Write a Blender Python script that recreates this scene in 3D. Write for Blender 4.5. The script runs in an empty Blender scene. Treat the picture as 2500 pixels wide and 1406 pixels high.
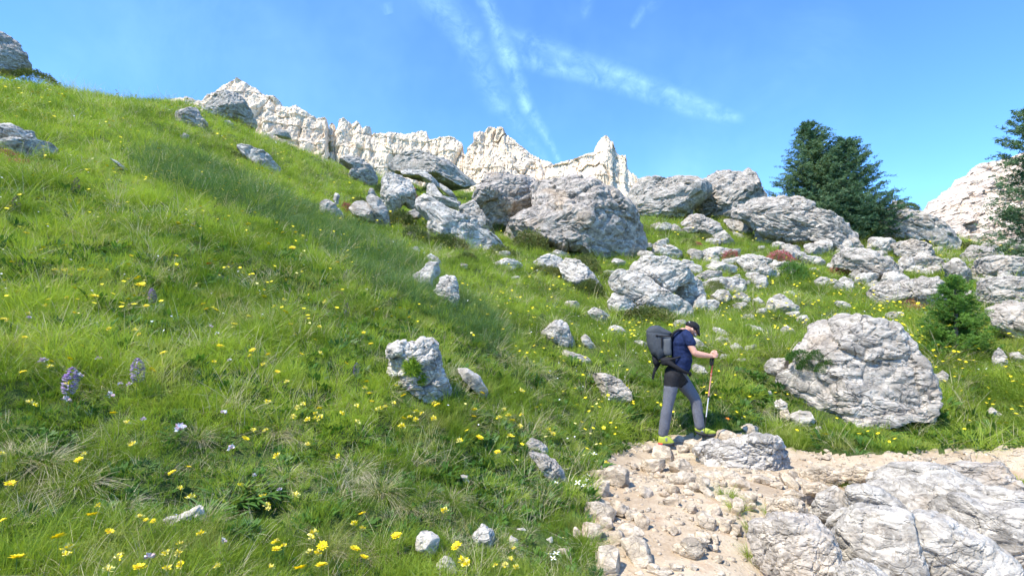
import bpy, math, random, numpy as np
from mathutils import Vector, Matrix
SC = bpy.context.scene
COL = SC.collection
R = math.radians
random.seed(7)
RNG = np.random.default_rng(11)

# ---------------------------------------------------------------- camera, world, sun, exposure
F, CX, CY = 1250.0, 1250.0, 703.0
PITCH = math.atan(97 / F)
EYE = np.array([0.0, 0.0, 1.6])
cam = bpy.data.cameras.new('camera')
cam.sensor_width = 36; cam.lens = 18; cam.clip_start = 0.05; cam.clip_end = 5000
cam_o = bpy.data.objects.new('camera', cam); COL.objects.link(cam_o)
cam_o.location = EYE; cam_o.rotation_euler = (R(90) + PITCH, 0, 0)
SC.camera = cam_o

SUN_EL, SUN_AZ = R(56), R(232)      # azimuth clockwise from +y
sun = bpy.data.lights.new('sun', 'SUN'); sun.energy = 3.9; sun.angle = R(0.6); sun.color = (1, .94, .84)
sun_o = bpy.data.objects.new('sun', sun); COL.objects.link(sun_o)
sd = Vector((math.sin(SUN_AZ) * math.cos(SUN_EL), math.cos(SUN_AZ) * math.cos(SUN_EL), math.sin(SUN_EL)))
sun_o.rotation_euler = sd.to_track_quat('Z', 'Y').to_euler()
SC.view_settings.view_transform = 'Standard'; SC.view_settings.look = 'None'
SC.view_settings.exposure = 1.0; SC.view_settings.gamma = 1
SC.view_settings.use_curve_mapping = False
try:
    SC.cycles.use_denoising = True; SC.cycles.denoiser = 'OPENIMAGEDENOISE'
    SC.cycles.max_bounces = 6; SC.cycles.diffuse_bounces = 3; SC.cycles.transparent_max_bounces = 4
    SC.cycles.use_adaptive_sampling = True; SC.cycles.adaptive_threshold = 0.03
except Exception: pass

def ray(px, py):
    u = (px - CX) / F; v = (CY - py) / F
    d = np.array([u, math.cos(PITCH) - v * math.sin(PITCH), math.sin(PITCH) + v * math.cos(PITCH)])
    return d / d[1]
def rdir(px, py):
    d = ray(px, py); return d / np.linalg.norm(d)

world = bpy.data.worlds.new('World'); SC.world = world; world.use_nodes = True
NT = world.node_tree; NT.nodes.clear()
class NB:
    """tiny node builder"""
    def __init__(s, nt): s.nt = nt
    def n(s, t, **k):
        x = s.nt.nodes.new(t)
        for a, b in k.items(): setattr(x, a, b)
        return x
    def l(s, a, b): s.nt.links.new(a, b)
    def set(s, sock, v):
        if isinstance(v, bpy.types.NodeSocket): s.l(v, sock)
        else: sock.default_value = v
    def math(s, op, a, b=None, c=None, clamp=False):
        x = s.n('ShaderNodeMath', operation=op); x.use_clamp = clamp
        for i, v in enumerate((a, b, c)):
            if v is not None: s.set(x.inputs[i], v)
        return x.outputs[0]
    def vmath(s, op, a, b=None, out=0):
        x = s.n('ShaderNodeVectorMath', operation=op); s.set(x.inputs[0], a)
        if b is not None: s.set(x.inputs[1], b)
        return x.outputs[out]
    def mix(s, f, a, b, mode='MIX'):
        x = s.n('ShaderNodeMix', data_type='RGBA', blend_type=mode); x.clamp_factor = True
        s.set(x.inputs[0], f)
        for i, v in ((6, a), (7, b)):
            if isinstance(v, tuple) and len(v) == 3: v = (*v, 1)
            s.set(x.inputs[i], v)
        return x.outputs[2]
    def ramp(s, f, a, b, lo=0., hi=1.):
        x = s.n('ShaderNodeMapRange'); x.interpolation_type = 'SMOOTHSTEP'
        s.set(x.inputs[0], f); x.inputs[1].default_value = a; x.inputs[2].default_value = b
        x.inputs[3].default_value = lo; x.inputs[4].default_value = hi
        return x.outputs[0]
    def noise(s, vec, scale, detail=4, rough=.55, dist=0., out=0):
        x = s.n('ShaderNodeTexNoise'); s.set(x.inputs['Vector'], vec)
        s.set(x.inputs['Scale'], scale); x.inputs['Detail'].default_value = detail
        x.inputs['Roughness'].default_value = rough; x.inputs['Distortion'].default_value = dist
        return x.outputs[out]
    def vor(s, vec, scale, feature='F1', out='Distance', rnd=1.):
        x = s.n('ShaderNodeTexVoronoi', feature=feature); s.set(x.inputs['Vector'], vec)
        s.set(x.inputs['Scale'], scale); x.inputs['Randomness'].default_value = rnd
        return x.outputs[out]
b = NB(NT)
sky = b.n('ShaderNodeTexSky', sky_type='NISHITA'); sky.sun_disc = False
sky.sun_elevation = SUN_EL; sky.sun_rotation = SUN_AZ; sky.altitude = 2200; sky.air_density = 1.0; sky.dust_density = .4; sky.ozone_density = 2.2
tc = b.n('ShaderNodeTexCoord'); V = tc.outputs['Generated']
skyc = b.mix(1.0, sky.outputs[0], (.80, 1.27, 1.82), 'MULTIPLY')
# large soft variations: thin cirrus veils
warp = b.vmath('ADD', V, b.vmath('SCALE', b.noise(V, 3.0, 3, out=1), None))
warp.node.inputs[1].links[0].from_node.inputs[3].default_value = .06
SKYMASK = 0.0
def streak(p0, p1, w0, w1, amp, nsc, seed, fade0=.0, fade1=.0):
    """A contrail along the great circle through the directions of two sky points; the width goes from w0 to w1 (radians)."""
    a = rdir(*p0); c = rdir(*p1)
    n = np.cross(a, c); n /= np.linalg.norm(n)
    t = np.cross(n, a); L = math.atan2(float(c @ t), float(c @ a))
    off = b.vmath('ADD', V, (seed * 1.7, seed * .9, seed * 2.3))
    wob = b.math('MULTIPLY', b.math('SUBTRACT', b.noise(off, 9, 4, .6), .5), .02)
    d = b.math('ABSOLUTE', b.math('ADD', b.vmath('DOT_PRODUCT', V, tuple(n), 1), wob))
    al = b.math('DIVIDE', b.math('ARCTAN2', b.vmath('DOT_PRODUCT', V, tuple(t), 1), b.vmath('DOT_PRODUCT', V, tuple(a), 1)), L)
    w = b.math('MULTIPLY_ADD', al, w1 - w0, w0)
    prof = b.math('SUBTRACT', 1.0, b.math('DIVIDE', d, w), None, True)
    prof = b.math('POWER', prof, 1.3)
    m = b.math('MULTIPLY', b.ramp(al, -.05 - fade0, .05), b.ramp(al, 1.05 + fade1, .93))
    tex = b.ramp(b.noise(off, nsc, 6, .65, .5), .3, .75)
    return b.math('MULTIPLY', b.math('MULTIPLY', prof, m), b.math('MULTIPLY', tex, amp))
ST = [streak((1185, 0), (1250, 170), .02, .022, .8, 40, 1, .3),
      streak((1235, 130), (1290, 270), .022, .02, .75, 42, 2, .2), streak((1280, 250), (1365, 395), .02, .008, .85, 45, 3, .1),
      streak((1050, -10), (1160, 110), .035, .035, .6, 30, 4, .6), streak((1135, 80), (1230, 270), .035, .032, .55, 36, 5, .2),
      streak((1215, 230), (1330, 400), .03, .012, .45, 40, 6, .1),
      streak((1310, 105), (1560, 200), .022, .02, .55, 30, 7, .5), streak((1500, 178), (1810, 290), .02, .012, .85, 30, 8, .15),
      streak((1300, 150), (1780, 296), .022, .012, .7, 34, 9, .3), streak((1260, 110), (1700, 245), .05, .03, .25, 20, 10, .2),
      streak((1430, 30), (1445, -40), .012, .02, .5, 30, 11, .3), streak((940, 12), (948, 36), .012, .01, .6, 30, 12, .3),
      streak((1600, -10), (1540, 68), .02, .01, .4, 28, 13, .3), streak((1690, 420), (2080, 40), .09, .14, .3, 4, 14, .4),
      streak((80, 260), (640, -40), .12, .2, .25, 4, 15, .3), streak((700, 330), (330, 20), .1, .14, .22, 4, 16, .3)]
tot = ST[0]
for s_ in ST[1:]: tot = b.math('ADD', tot, s_)
veil = b.math('MULTIPLY', b.ramp(b.noise(warp, 2.2, 5, .6), .42, .8), .32)
tot = b.math('ADD', tot, veil, None, True)
tot = b.math('MULTIPLY', tot, .32, None, True)
cl = b.mix(tot, skyc, (4.6, 7.6, 9.2))
bg = b.n('ShaderNodeBackground'); bg.inputs[1].default_value = .122
b.l(cl, bg.inputs[0]); wo = b.n('ShaderNodeOutputWorld'); b.l(bg.outputs[0], wo.inputs[0])

# ---------------------------------------------------------------- numpy noise
def _h(ix, iy, iz, s):
    h = (ix * 374761393 + iy * 668265263 + iz * 2147483647 + s * 1274126177) & 0xFFFFFFFF
    h = ((h ^ (h >> 13)) * 1274126177) & 0xFFFFFFFF
    h = ((h ^ (h >> 16)) * 2246822519) & 0xFFFFFFFF
    return (h ^ (h >> 15)) & 0xFFFFFF
def vnoise(p, s=0):
    """value-gradient noise in -1..1 on Nx3"""
    i = np.floor(p).astype(np.int64); f = p - i; u = f * f * f * (f * (f * 6 - 15) + 10)
    r = 0
    for dx in (0, 1):
        for dy in (0, 1):
            for dz in (0, 1):
                h = _h(i[:, 0] + dx, i[:, 1] + dy, i[:, 2] + dz, s)
                g = (((h & 255) / 127.5 - 1) * (f[:, 0] - dx) + (((h >> 8) & 255) / 127.5 - 1) * (f[:, 1] - dy) + (((h >> 16) & 255) / 127.5 - 1) * (f[:, 2] - dz))
                w = (u[:, 0] if dx else 1 - u[:, 0]) * (u[:, 1] if dy else 1 - u[:, 1]) * (u[:, 2] if dz else 1 - u[:, 2])
                r = r + g * w
    return r
def fbm(p, o=4, s=0, gain=.5, ridge=False):
    a, r, q = 1.0, 0, np.array(p, float)
    for k in range(o):
        n = vnoise(q, s + k)
        r = r + a * ((1 - 2 * np.abs(n)) if ridge else n)
        q = q * 2.03 + 7.1; a *= gain
    return r
def worley(p, s=0):
    """F1, F2-F1, cell random"""
    i = np.floor(p).astype(np.int64); f = p - i
    f1 = np.full(len(p), 9.); f2 = np.full(len(p), 9.); c = np.zeros(len(p))
    for dx in (-1, 0, 1):
        for dy in (-1, 0, 1):
            for dz in (-1, 0, 1):
                h = _h(i[:, 0] + dx, i[:, 1] + dy, i[:, 2] + dz, s)
                h2 = _h(i[:, 0] + dx, i[:, 1] + dy, i[:, 2] + dz, s + 77)
                d = np.sqrt((dx + (h & 255) / 255 - f[:, 0]) ** 2 + (dy + ((h >> 8) & 255) / 255 - f[:, 1]) ** 2 + (dz + ((h >> 16) & 255) / 255 - f[:, 2]) ** 2)
                n = d < f1
                f2 = np.where(n, f1, np.minimum(f2, d)); c = np.where(n, h2 / 16777215., c); f1 = np.where(n, d, f1)
    return f1, f2 - f1, c

# ---------------------------------------------------------------- object helpers
def tag(o, label=None, cat=None, group=None, kind=None):
    if label: o['label'] = label
    if cat: o['category'] = cat
    if group: o['group'] = group
    if kind: o['kind'] = kind
    return o
def mesh(name, v, f, mats=(), smooth=True, mi=None):
    """mesh from numpy: f is an (n,3) or (n,4) array or a list of such"""
    m = bpy.data.meshes.new(name)
    v = np.asarray(v, dtype=np.float32)
    fs = f if isinstance(f, list) else [np.asarray(f)]
    fs = [np.asarray(x, dtype=np.int32) for x in fs if len(x)]
    m.vertices.add(len(v)); m.vertices.foreach_set('co', v.ravel())
    loops = np.concatenate([x.ravel() for x in fs]); tot_ = np.concatenate([np.full(len(x), x.shape[1]) for x in fs])
    m.loops.add(len(loops)); m.loops.foreach_set('vertex_index', loops)
    m.polygons.add(len(tot_)); st = np.concatenate([[0], np.cumsum(tot_)[:-1]])
    m.polygons.foreach_set('loop_start', st.astype(np.int32)); m.polygons.foreach_set('loop_total', tot_.astype(np.int32))
    m.polygons.foreach_set('use_smooth', np.full(len(tot_), smooth))
    for x in mats: m.materials.append(x)
    if mi is not None: m.polygons.foreach_set('material_index', np.asarray(mi, dtype=np.int32))
    m.update(calc_edges=True)
    return m
def link(name, data, parent=None, loc=None):
    o = bpy.data.objects.new(name, data); COL.objects.link(o)
    if parent is not None: o.parent = parent
    if loc is not None: o.location = loc
    return o
def empty(name, loc=(0, 0, 0)):
    o = bpy.data.objects.new(name, None); COL.objects.link(o); o.location = loc; o.empty_display_size = .1
    return o
def grid_faces(nr, nc, wrap=False):
    r = np.arange(nr - 1)[:, None]; c = np.arange(nc if wrap else nc - 1)[None, :]
    c2 = (c + 1) % nc
    return np.stack([r * nc + c, r * nc + c2, (r + 1) * nc + c2, (r + 1) * nc + c], -1).reshape(-1, 4)
def attr(m, name, vals, typ='FLOAT'):
    a = m.attributes.new(name, typ, 'POINT')
    a.data.foreach_set('vector' if typ == 'FLOAT_VECTOR' else ('color' if typ == 'FLOAT_COLOR' else 'value'), np.asarray(vals).ravel())
_ico = {}
def ico(level):
    if level not in _ico:
        import bmesh
        bm = bmesh.new(); bmesh.ops.create_icosphere(bm, subdivisions=level, radius=1)
        v = np.array([x.co[:] for x in bm.verts]); f = np.array([[q.index for q in p.verts] for p in bm.faces]); bm.free()
        v /= np.linalg.norm(v, axis=1)[:, None]
        _ico[level] = (v, f)
    return _ico[level]
def vnormals(v, f):
    n = np.zeros_like(v); fn = np.cross(v[f[:, 1]] - v[f[:, 0]], v[f[:, 2]] - v[f[:, 0]])
    for k in range(3): np.add.at(n, f[:, k], fn)
    return n / np.maximum(np.linalg.norm(n, axis=1), 1e-12)[:, None]
# ---------------------------------------------------------------- materials
def new_mat(name):
    m = bpy.data.materials.new(name); m.use_nodes = True; m.node_tree.nodes.clear()
    return m, NB(m.node_tree)
def finish(b, col, rough=.9, bump=None, bs=.5, bd=.02, spec=.25, normal=None):
    p = b.n('ShaderNodeBsdfPrincipled'); b.set(p.inputs['Base Color'], col if not (isinstance(col, tuple) and len(col) == 3) else (*col, 1))
    b.set(p.inputs['Roughness'], rough); p.inputs['Specular IOR Level'].default_value = spec
    if bump is not None:
        n = b.n('ShaderNodeBump'); n.inputs['Strength'].default_value = bs; n.inputs['Distance'].default_value = bd
        b.l(bump, n.inputs['Height']); b.l(n.outputs[0], p.inputs['Normal'])
    o = b.n('ShaderNodeOutputMaterial'); b.l(p.outputs[0], o.inputs[0]); return p
def mat_rock(name, tone, warm=.25, dark=.5, scale=1., bd=.03, warmc=(.50, .36, .22), net=.62):
    m, b = new_mat(name)
    g = b.n('ShaderNodeNewGeometry'); P = g.outputs['Position']
    q = b.vmath('SCALE', P, None); q.node.inputs[3].default_value = scale
    wv = b.vmath('ADD', q, b.vmath('SCALE', b.noise(q, 2.3, 3, out=1), None)); wv.node.inputs[1].links[0].from_node.inputs[3].default_value = .35
    # flattened along the bedding so that stains and joints run roughly level
    mp = b.n('ShaderNodeMapping'); mp.inputs['Rotation'].default_value = (.35, .25, 0); mp.inputs['Scale'].default_value = (1, 1, 2.1); b.l(wv, mp.inputs[0]); S = mp.outputs[0]
    mid = b.noise(S, 3.2, 5, .68, .6); fine = b.noise(q, 16, 4, .7)
    t = tone
    lo = tuple(x * .52 for x in t); hi = tuple(min(x * 1.32, .8) for x in t)
    c = b.mix(b.ramp(mid, .34, .68), lo, hi)
    c = b.mix(b.math('MULTIPLY', b.ramp(b.noise(q, 1.1, 3, .6), .5, .75), warm), c, warmc)
    c = b.mix(b.math('MULTIPLY', b.ramp(fine, .42, .62), .32), c, tuple(x * .6 for x in t))
    # black and grey lichen specks and water streaks
    lic = b.math('MULTIPLY', b.ramp(b.noise(S, 7.5, 5, .78, .4), .54, .66), dark)
    c = b.mix(lic, c, (.085, .085, .09))
    wht = b.math('MULTIPLY', b.ramp(b.noise(q, 5.1, 4, .7), .55, .68), .55)
    c = b.mix(wht, c, tuple(min(.85, x * 1.55) for x in t))
    v1 = b.vor(S, 2.6, 'DISTANCE_TO_EDGE'); v2 = b.vor(b.vmath('ADD', S, (5, 3, 1)), 7.5, 'DISTANCE_TO_EDGE')
    v3 = b.vor(S, 24., 'F1')
    cr = b.math('MULTIPLY', b.ramp(v1, .0, .045, 1, 0), b.ramp(b.noise(q, 1.9, 2), .42, .56))
    cr2 = b.math('MULTIPLY', b.ramp(v2, .0, .05, 1, 0), b.ramp(b.noise(q, 2.9, 2), .46, .58))
    crk = b.math('MAXIMUM', cr, b.math('MULTIPLY', cr2, .7))
    c = b.mix(b.math('MULTIPLY', crk, net), c, (.07, .065, .06))
    h = b.math('ADD', b.math('MULTIPLY', mid, 1.6), b.math('MULTIPLY', fine, .5))
    h = b.math('SUBTRACT', h, b.math('MULTIPLY', crk, .8)); h = b.math('ADD', h, b.math('MULTIPLY', v3, .25))
    finish(b, c, .92, h, .7, bd * .8, .15)
    return m
ROCK = mat_rock('limestone', (.43, .385, .32), .35, .52)
ROCKL = mat_rock('pale_limestone', (.51, .465, .39), .25, .42, 1.3, .022)
ROCKB = mat_rock('weathered_limestone', (.40, .35, .29), .75, .45, .8, .04, (.46, .33, .20))
ROCKD = mat_rock('path_limestone', (.52, .43, .31), .4, .10, 3.0, .012, (.52, .36, .21), .3)
ROCKS = mat_rock('slab_limestone', (.46, .42, .35), .25, .42, 2.0, .012, net=.25)
ROCKK = mat_rock('brown_limestone', (.44, .39, .32), .6, .4, 2.0, .012, (.40, .29, .17), .2)
def mat_cliff(name, t, shade=.3):
    m, b = new_mat(name); g = b.n('ShaderNodeNewGeometry'); P = g.outputs['Position']
    mp = b.n('ShaderNodeMapping'); mp.inputs['Scale'].default_value = (1, 1, .38); b.l(P, mp.inputs[0]); S = mp.outputs[0]
    n1 = b.noise(S, .045, 8, .68, .6); n2 = b.noise(P, .22, 6, .7)
    c = b.mix(b.ramp(n1, .36, .66), tuple(x * .84 for x in t), tuple(min(.88, x * 1.14) for x in t))
    c = b.mix(b.math('MULTIPLY', b.ramp(b.noise(P, .014, 5, .6), .5, .7), .45), c, (.62, .47, .30))
    c = b.mix(b.math('MULTIPLY', b.ramp(b.noise(S, .09, 6, .75), .56, .64), shade), c, (.30, .27, .24))
    v = b.vor(b.vmath('ADD', S, b.vmath('SCALE', b.noise(P, .08, 3, out=1), (0, 0, 0))), .07, 'DISTANCE_TO_EDGE')
    c = b.mix(b.math('MULTIPLY', b.ramp(v, 0, .05, 1, 0), .35), c, (.28, .24, .2))
    h = b.math('ADD', b.math('MULTIPLY', n1, 3.), n2)
    h = b.math('ADD', h, b.math('MULTIPLY', v, 1.2))
    finish(b, c, .95, h, .8, 1.6, .1)
    return m
CLIFF = mat_cliff('dolomite_cliff', (.76, .63, .46), .35)
CLIFF2 = mat_cliff('far_cliff', (.66, .54, .42), .5)
def mat_leaf(name, c1, c2, c3=None, trans=.35, nscale=.35, rough=.6, patch=.6):
    m, b = new_mat(name); g = b.n('ShaderNodeNewGeometry'); P = g.outputs['Position']; oi = b.n('ShaderNodeObjectInfo')
    n = b.noise(P, nscale, 4, .6)
    f = b.math('ADD', b.math('MULTIPLY', b.math('SUBTRACT', oi.outputs['Random'], .5), .55), b.ramp(n, .34, .66), None, True)
    c = b.mix(f, c1, c2)
    if c3: c = b.mix(b.math('MULTIPLY', b.ramp(b.noise(P, nscale * 3.1, 3, .6), .53, .7), patch), c, c3)
    d = b.n('ShaderNodeBsdfPrincipled'); b.l(c, d.inputs['Base Color']); d.inputs['Roughness'].default_value = rough; d.inputs['Specular IOR Level'].default_value = .2
    t = b.n('ShaderNodeBsdfTranslucent'); b.l(b.mix(1., c, (1.25, 1.3, .6), 'MULTIPLY'), t.inputs[0])
    mx = b.n('ShaderNodeMixShader'); mx.inputs[0].default_value = trans; b.l(d.outputs[0], mx.inputs[1]); b.l(t.outputs[0], mx.inputs[2])
    o = b.n('ShaderNodeOutputMaterial'); b.l(mx.outputs[0], o.inputs[0]); return m
GRASS = mat_leaf('grass_blade', (.14, .22, .022), (.36, .455, .06), (.46, .44, .16), .42, .6, .5, .5)
GRASSD = mat_leaf('long_grass_blade', (.085, .165, .05), (.16, .235, .075), None, .35, .4)
STRAW = mat_leaf('dry_straw', (.50, .43, .25), (.64, .57, .38), None, .3, 1.5)
HERB = mat_leaf('herb_leaf', (.045, .115, .02), (.10, .20, .035), None, .3, .8, .45)
SHRUBM = mat_leaf('heath_leaf', (.07, .10, .022), (.14, .16, .04), (.21, .13, .05), .22, .8, .5, .5)
REDSH = mat_leaf('alpine_rose_bloom', (.40, .08, .09), (.56, .17, .18), None, .25, 2.)
MOSS = mat_leaf('moss', (.15, .25, .02), (.26, .36, .03), None, .15, 3.)
NEEDLE = mat_leaf('larch_needle', (.07, .14, .07), (.14, .215, .095), None, .25, .7, .5)
NEEDLEY = mat_leaf('young_larch_needle', (.09, .19, .03), (.18, .31, .05), None, .3, 1.8, .5)
def mat_plain(name, c, rough=.7, var=.25, sc=20., bump=0., trans=0., spec=.3, metal=0.):
    m, b = new_mat(name); tcn = b.n('ShaderNodeTexCoord')
    n = b.noise(tcn.outputs['Object'], sc, 4, .6)
    col = b.mix(b.ramp(n, .3, .7), tuple(x * (1 - var) for x in c), tuple(min(1, x * (1 + var)) for x in c))
    p = finish(b, col, rough, n if bump else None, .6, bump or .01, spec); p.inputs['Metallic'].default_value = metal
    return m
BARK = mat_plain('bark', (.13, .10, .075), .9, .4, 9, .02)
YEL = mat_plain('yellow_petal', (.86, .68, .015), .5, .12, 60)
YELP = mat_plain('pale_yellow_petal', (.80, .72, .22), .5, .15, 60)
ORG = mat_plain('flower_centre', (.62, .33, .02), .6, .2, 90)
WHT = mat_plain('white_petal', (.78, .78, .76), .5, .08, 60)
PNK = mat_plain('pink_floret', (.60, .42, .45), .6, .2, 60)
LAV = mat_plain('lavender_floret', (.62, .50, .72), .6, .2, 60)
PUR = mat_plain('purple_floret', (.25, .12, .36), .6, .35, 120)
PURD = mat_plain('dark_blue_floret', (.07, .07, .14), .6, .35, 120)
STEM = mat_plain('green_stem', (.13, .22, .05), .6, .2, 30)
def mat_ground():
    m, b = new_mat('meadow_soil'); g = b.n('ShaderNodeNewGeometry'); P = g.outputs['Position']
    n = b.noise(P, .8, 5, .6); n2 = b.noise(P, 14, 5, .7)
    c = b.mix(b.ramp(n, .35, .65), (.045, .085, .018), (.105, .16, .035))
    c = b.mix(b.math('MULTIPLY', b.ramp(n2, .45, .65), .5), c, (.14, .115, .06))
    c = b.mix(b.math('MULTIPLY', b.ramp(b.noise(P, .35, 4, .6), .55, .7), .5), c, (.13, .12, .04))
    finish(b, c, .95, b.math('ADD', n2, b.noise(P, 60, 3, .6)), 1., .04, .1); return m
GROUND = mat_ground()
def mat_path():
    m, b = new_mat('dirt_path'); g = b.n('ShaderNodeNewGeometry'); P = g.outputs['Position']
    n = b.noise(P, 1.6, 6, .65, .4); n2 = b.noise(P, 22, 6, .7); v = b.vor(P, 34., 'F1'); vc = b.vor(P, 34., 'F1', 'Color')
    c = b.mix(b.ramp(n, .36, .64), (.37, .28, .18), (.50, .41, .285))
    c = b.mix(b.math('MULTIPLY', b.ramp(n2, .45, .62), .45), c, (.54, .43, .30))
    c = b.mix(b.math('MULTIPLY', b.ramp(b.noise(P, 3.1, 4), .58, .7), .5), c, (.30, .18, .10))
    c = b.mix(b.math('MULTIPLY', b.ramp(v, .35, .18), b.math('MULTIPLY', b.ramp(n, .3, .6), .3)), c, (.66, .57, .43))
    h = b.math('ADD', b.math('MULTIPLY', n2, .7), b.math('MULTIPLY', b.ramp(v, .6, .1), .6))
    finish(b, c, .95, h, .8, .007, .1); return m
PATHM = mat_path()
# ---------------------------------------------------------------- terrain: one height field through measured points (pixel, distance)
CP = """0,1406,2.1 400,1406,2.3 850,1406,2.75 1250,1406,3.1 1450,1406,3.3 1700,1406,3.35 1850,1406,3.5 2000,1406,3.9 2250,1406,4.1 2500,1406,4.1
-300,1406,1.9 2800,1406,4.0 -300,1100,2.7 -300,800,4.0 -300,500,6.5 -300,250,12 2800,1100,5.8 2800,800,9 2800,640,16
0,1250,2.6 500,1250,2.9 1000,1250,3.4 1400,1250,4.3 1700,1250,4.4 1850,1250,4.5 2100,1250,4.9 2500,1250,5.0
0,1100,3.0 500,1100,3.5 1000,1120,4.1 1350,1120,5.3 1450,1120,6.0 1650,1085,7.1 1950,1105,6.7 2200,1110,6.4 2500,1115,6.3 1700,1170,5.6 2150,1160,5.9 2500,1170,5.9
1500,1040,7.3 1560,960,8.1 1550,880,9.0 1700,900,9.1 1700,1020,7.7 1830,1000,7.8 1900,1045,7.6 1880,880,9.3 2100,1010,7.8 2300,1010,7.9 2500,1020,7.7 2200,1080,7.0 2450,1090,6.8 1950,1075,7.15
0,950,3.5 500,950,4.1 1000,950,5.2 1200,960,6.0 1380,960,7.3 700,1100,3.75
0,800,4.3 500,800,5.4 1000,800,7.0 1160,800,7.9 1280,800,9.6 1500,800,11.2 1800,800,12 2100,790,12.5 2450,850,10.5 2480,760,13 1300,870,8.4
0,650,5.5 500,650,7 850,650,9 1000,700,9.2 1060,640,13 1150,650,14 1300,690,14 1500,680,17 1800,690,17 2100,700,17.5 2400,690,17
0,500,7.5 300,500,9 650,500,12 800,560,13 870,530,18 1000,560,18.5 1100,600,16.5 1300,600,21 1600,560,27 1850,590,26 2100,620,24 2300,640,22 2500,650,20.5
0,350,11 300,350,15 600,420,19 800,460,25 950,480,30 1150,490,38
0,213,21 130,228,25 430,275,31 700,375,37 830,431,41 950,465,45 1160,483,50 1400,513,50 1600,503,48 1800,513,46 2000,533,44 2250,573,40 2400,613,36 2500,643,32"""
pts = []
for t in CP.split():
    px, py, Y = map(float, t.split(',')); d = ray(px, py); pts.append(EYE + d * Y)
for x, y, z in [(0, 0, 0), (-1.0, 0, .35), (1.2, 0, -.1), (3, 0, -.3), (-3, 0, 1.5), (0, -2, -.3), (-3, -2, 1.1), (3, -2, -.6), (0, -3.3, -.5), (-6, -1, 3), (6, -1, -.8), (8, -3, -1.3), (-8, -3, 3.4), (6, 4, -.4), (14, 8, .4), (-1.1, 1.3, .62), (0, 1.5, .02), (1.5, 1.5, -.05),
                (-45, 33, 17), (-50, 22, 16), (-30, 8, 11), (-60, 45, 16),
                (-24, 34, 14), (-18, 45, 13), (-14, 58, 13), (-5, 68, 13), (10, 72, 11), (25, 68, 9), (45, 60, 6), (55, 50, 4), (60, 30, 2),
                (-35, 60, 14), (-80, 80, 15), (-30, 100, 10), (20, 110, 5), (80, 90, 0), (120, 60, -4), (0, 200, 2), (150, 200, -6), (-150, 200, 8), (0, 400, -5), (300, 400, -12), (-400, 400, 0),
                (0, 1500, -10), (1500, 1500, -20), (-1500, 1500, -10), (2500, 600, -20), (-2500, 600, 0)]:
    pts.append(np.array([x, y, z], float))
pts = np.array(pts)
OFF = 5.0
def _q(x, y):
    yy = np.maximum(y + OFF, .5); return np.stack([x / yy * 1.6, np.log(yy)], -1)
def _phi(r2): return np.sqrt(r2 + .006)
_Q = _q(pts[:, 0], pts[:, 1]); _w = (pts[:, 2] - 1.6) / (pts[:, 1] + OFF)
_A = _phi(((_Q[:, None] - _Q[None]) ** 2).sum(-1)) - np.eye(len(_Q)) * .004
_n = len(_Q); _M = np.zeros((_n + 3, _n + 3)); _M[:_n, :_n] = _A; _M[:_n, _n] = 1; _M[:_n, _n + 1:] = _Q; _M[_n, :_n] = 1; _M[_n + 1:, :_n] = _Q.T
_c = np.linalg.solve(_M, np.concatenate([_w, np.zeros(3)]))
def hmap(x, y, fine=True):
    x = np.atleast_1d(np.asarray(x, float)).ravel(); y = np.atleast_1d(np.asarray(y, float)).ravel()
    out = np.empty(len(x))
    for s in range(0, len(x), 40000):
        xs, ys = x[s:s + 40000], y[s:s + 40000]; q = _q(xs, ys)
        w = _phi(((q[:, None] - _Q[None]) ** 2).sum(-1)) @ _c[:_n] + _c[_n] + q @ _c[_n + 1:]
        z = 1.6 + w * np.maximum(ys + OFF, .5)
        p3 = np.stack([xs, ys, np.zeros_like(xs)], -1)
        far = np.clip((np.hypot(xs, ys) - 1) / 14, 0, 1); fade = np.clip((ys - 100) / 100, 0, 1)
        z = z + (.05 + .22 * far) * fbm(p3 * .35, 2, 5) * (1 - fade) * np.clip(np.hypot(xs, ys) / 2, .15, 1)
        z = z + fade * 4 * fbm(p3 * .01, 2, 6)
        if fine:
            pm = path_mask(xs, ys) if PATH_POLY is not None else 0
            # tussocky meadow, flatter on the trodden path
            tus = np.maximum(fbm(p3 * 2.4, 3, 9) + .1, -.1)
            z = z + (1 - pm) * (.085 + .06 * far) * tus * (1 - fade) + .030 * pm * fbm(p3 * 1.7, 3, 12)
            for hx, hy, hr, hd in HOLES: z = z - hd * np.exp(-(((xs - hx) ** 2 + (ys - hy) ** 2) / hr ** 2) ** 2)
        out[s:s + 40000] = z
    return out
PATH_POLY = None; HOLES = []
def inside(poly, x, y):
    r = np.zeros(len(x), bool); n = len(poly)
    for i in range(n):
        x0, y0 = poly[i]; x1, y1 = poly[(i + 1) % n]
        c = ((y0 > y) != (y1 > y)) & (x < (x1 - x0) * (y - y0) / (y1 - y0 + 1e-12) + x0); r ^= c
    return r
def path_mask(x, y):
    m = np.zeros(len(x)); near = (y > -4) & (y < 12)
    if near.any():
        xs, ys = x[near], y[near]; wob = fbm(np.stack([xs, ys, xs * 0], -1) * 2.5, 3, 21) * .13
        m[near] = inside(PATH_POLY, xs + wob, ys - wob)
    return m
def hit(px, py, fine=False, tmax=90):
    d = ray(px, py); t = np.concatenate([np.linspace(1.0, 12, 700), np.linspace(12.05, tmax, 900)])
    z = EYE[2] + d[2] * t; h = hmap(d[0] * t, t, fine)
    k = np.where(z < h)[0]
    if len(k) == 0 or k[0] == 0: return EYE + d * (tmax if len(k) == 0 else 1.0)
    i = k[0]; a = z[i - 1] - h[i - 1]; c = h[i] - z[i]; tt = t[i - 1] + (t[i] - t[i - 1]) * a / (a + c)
    return EYE + d * tt
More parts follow.
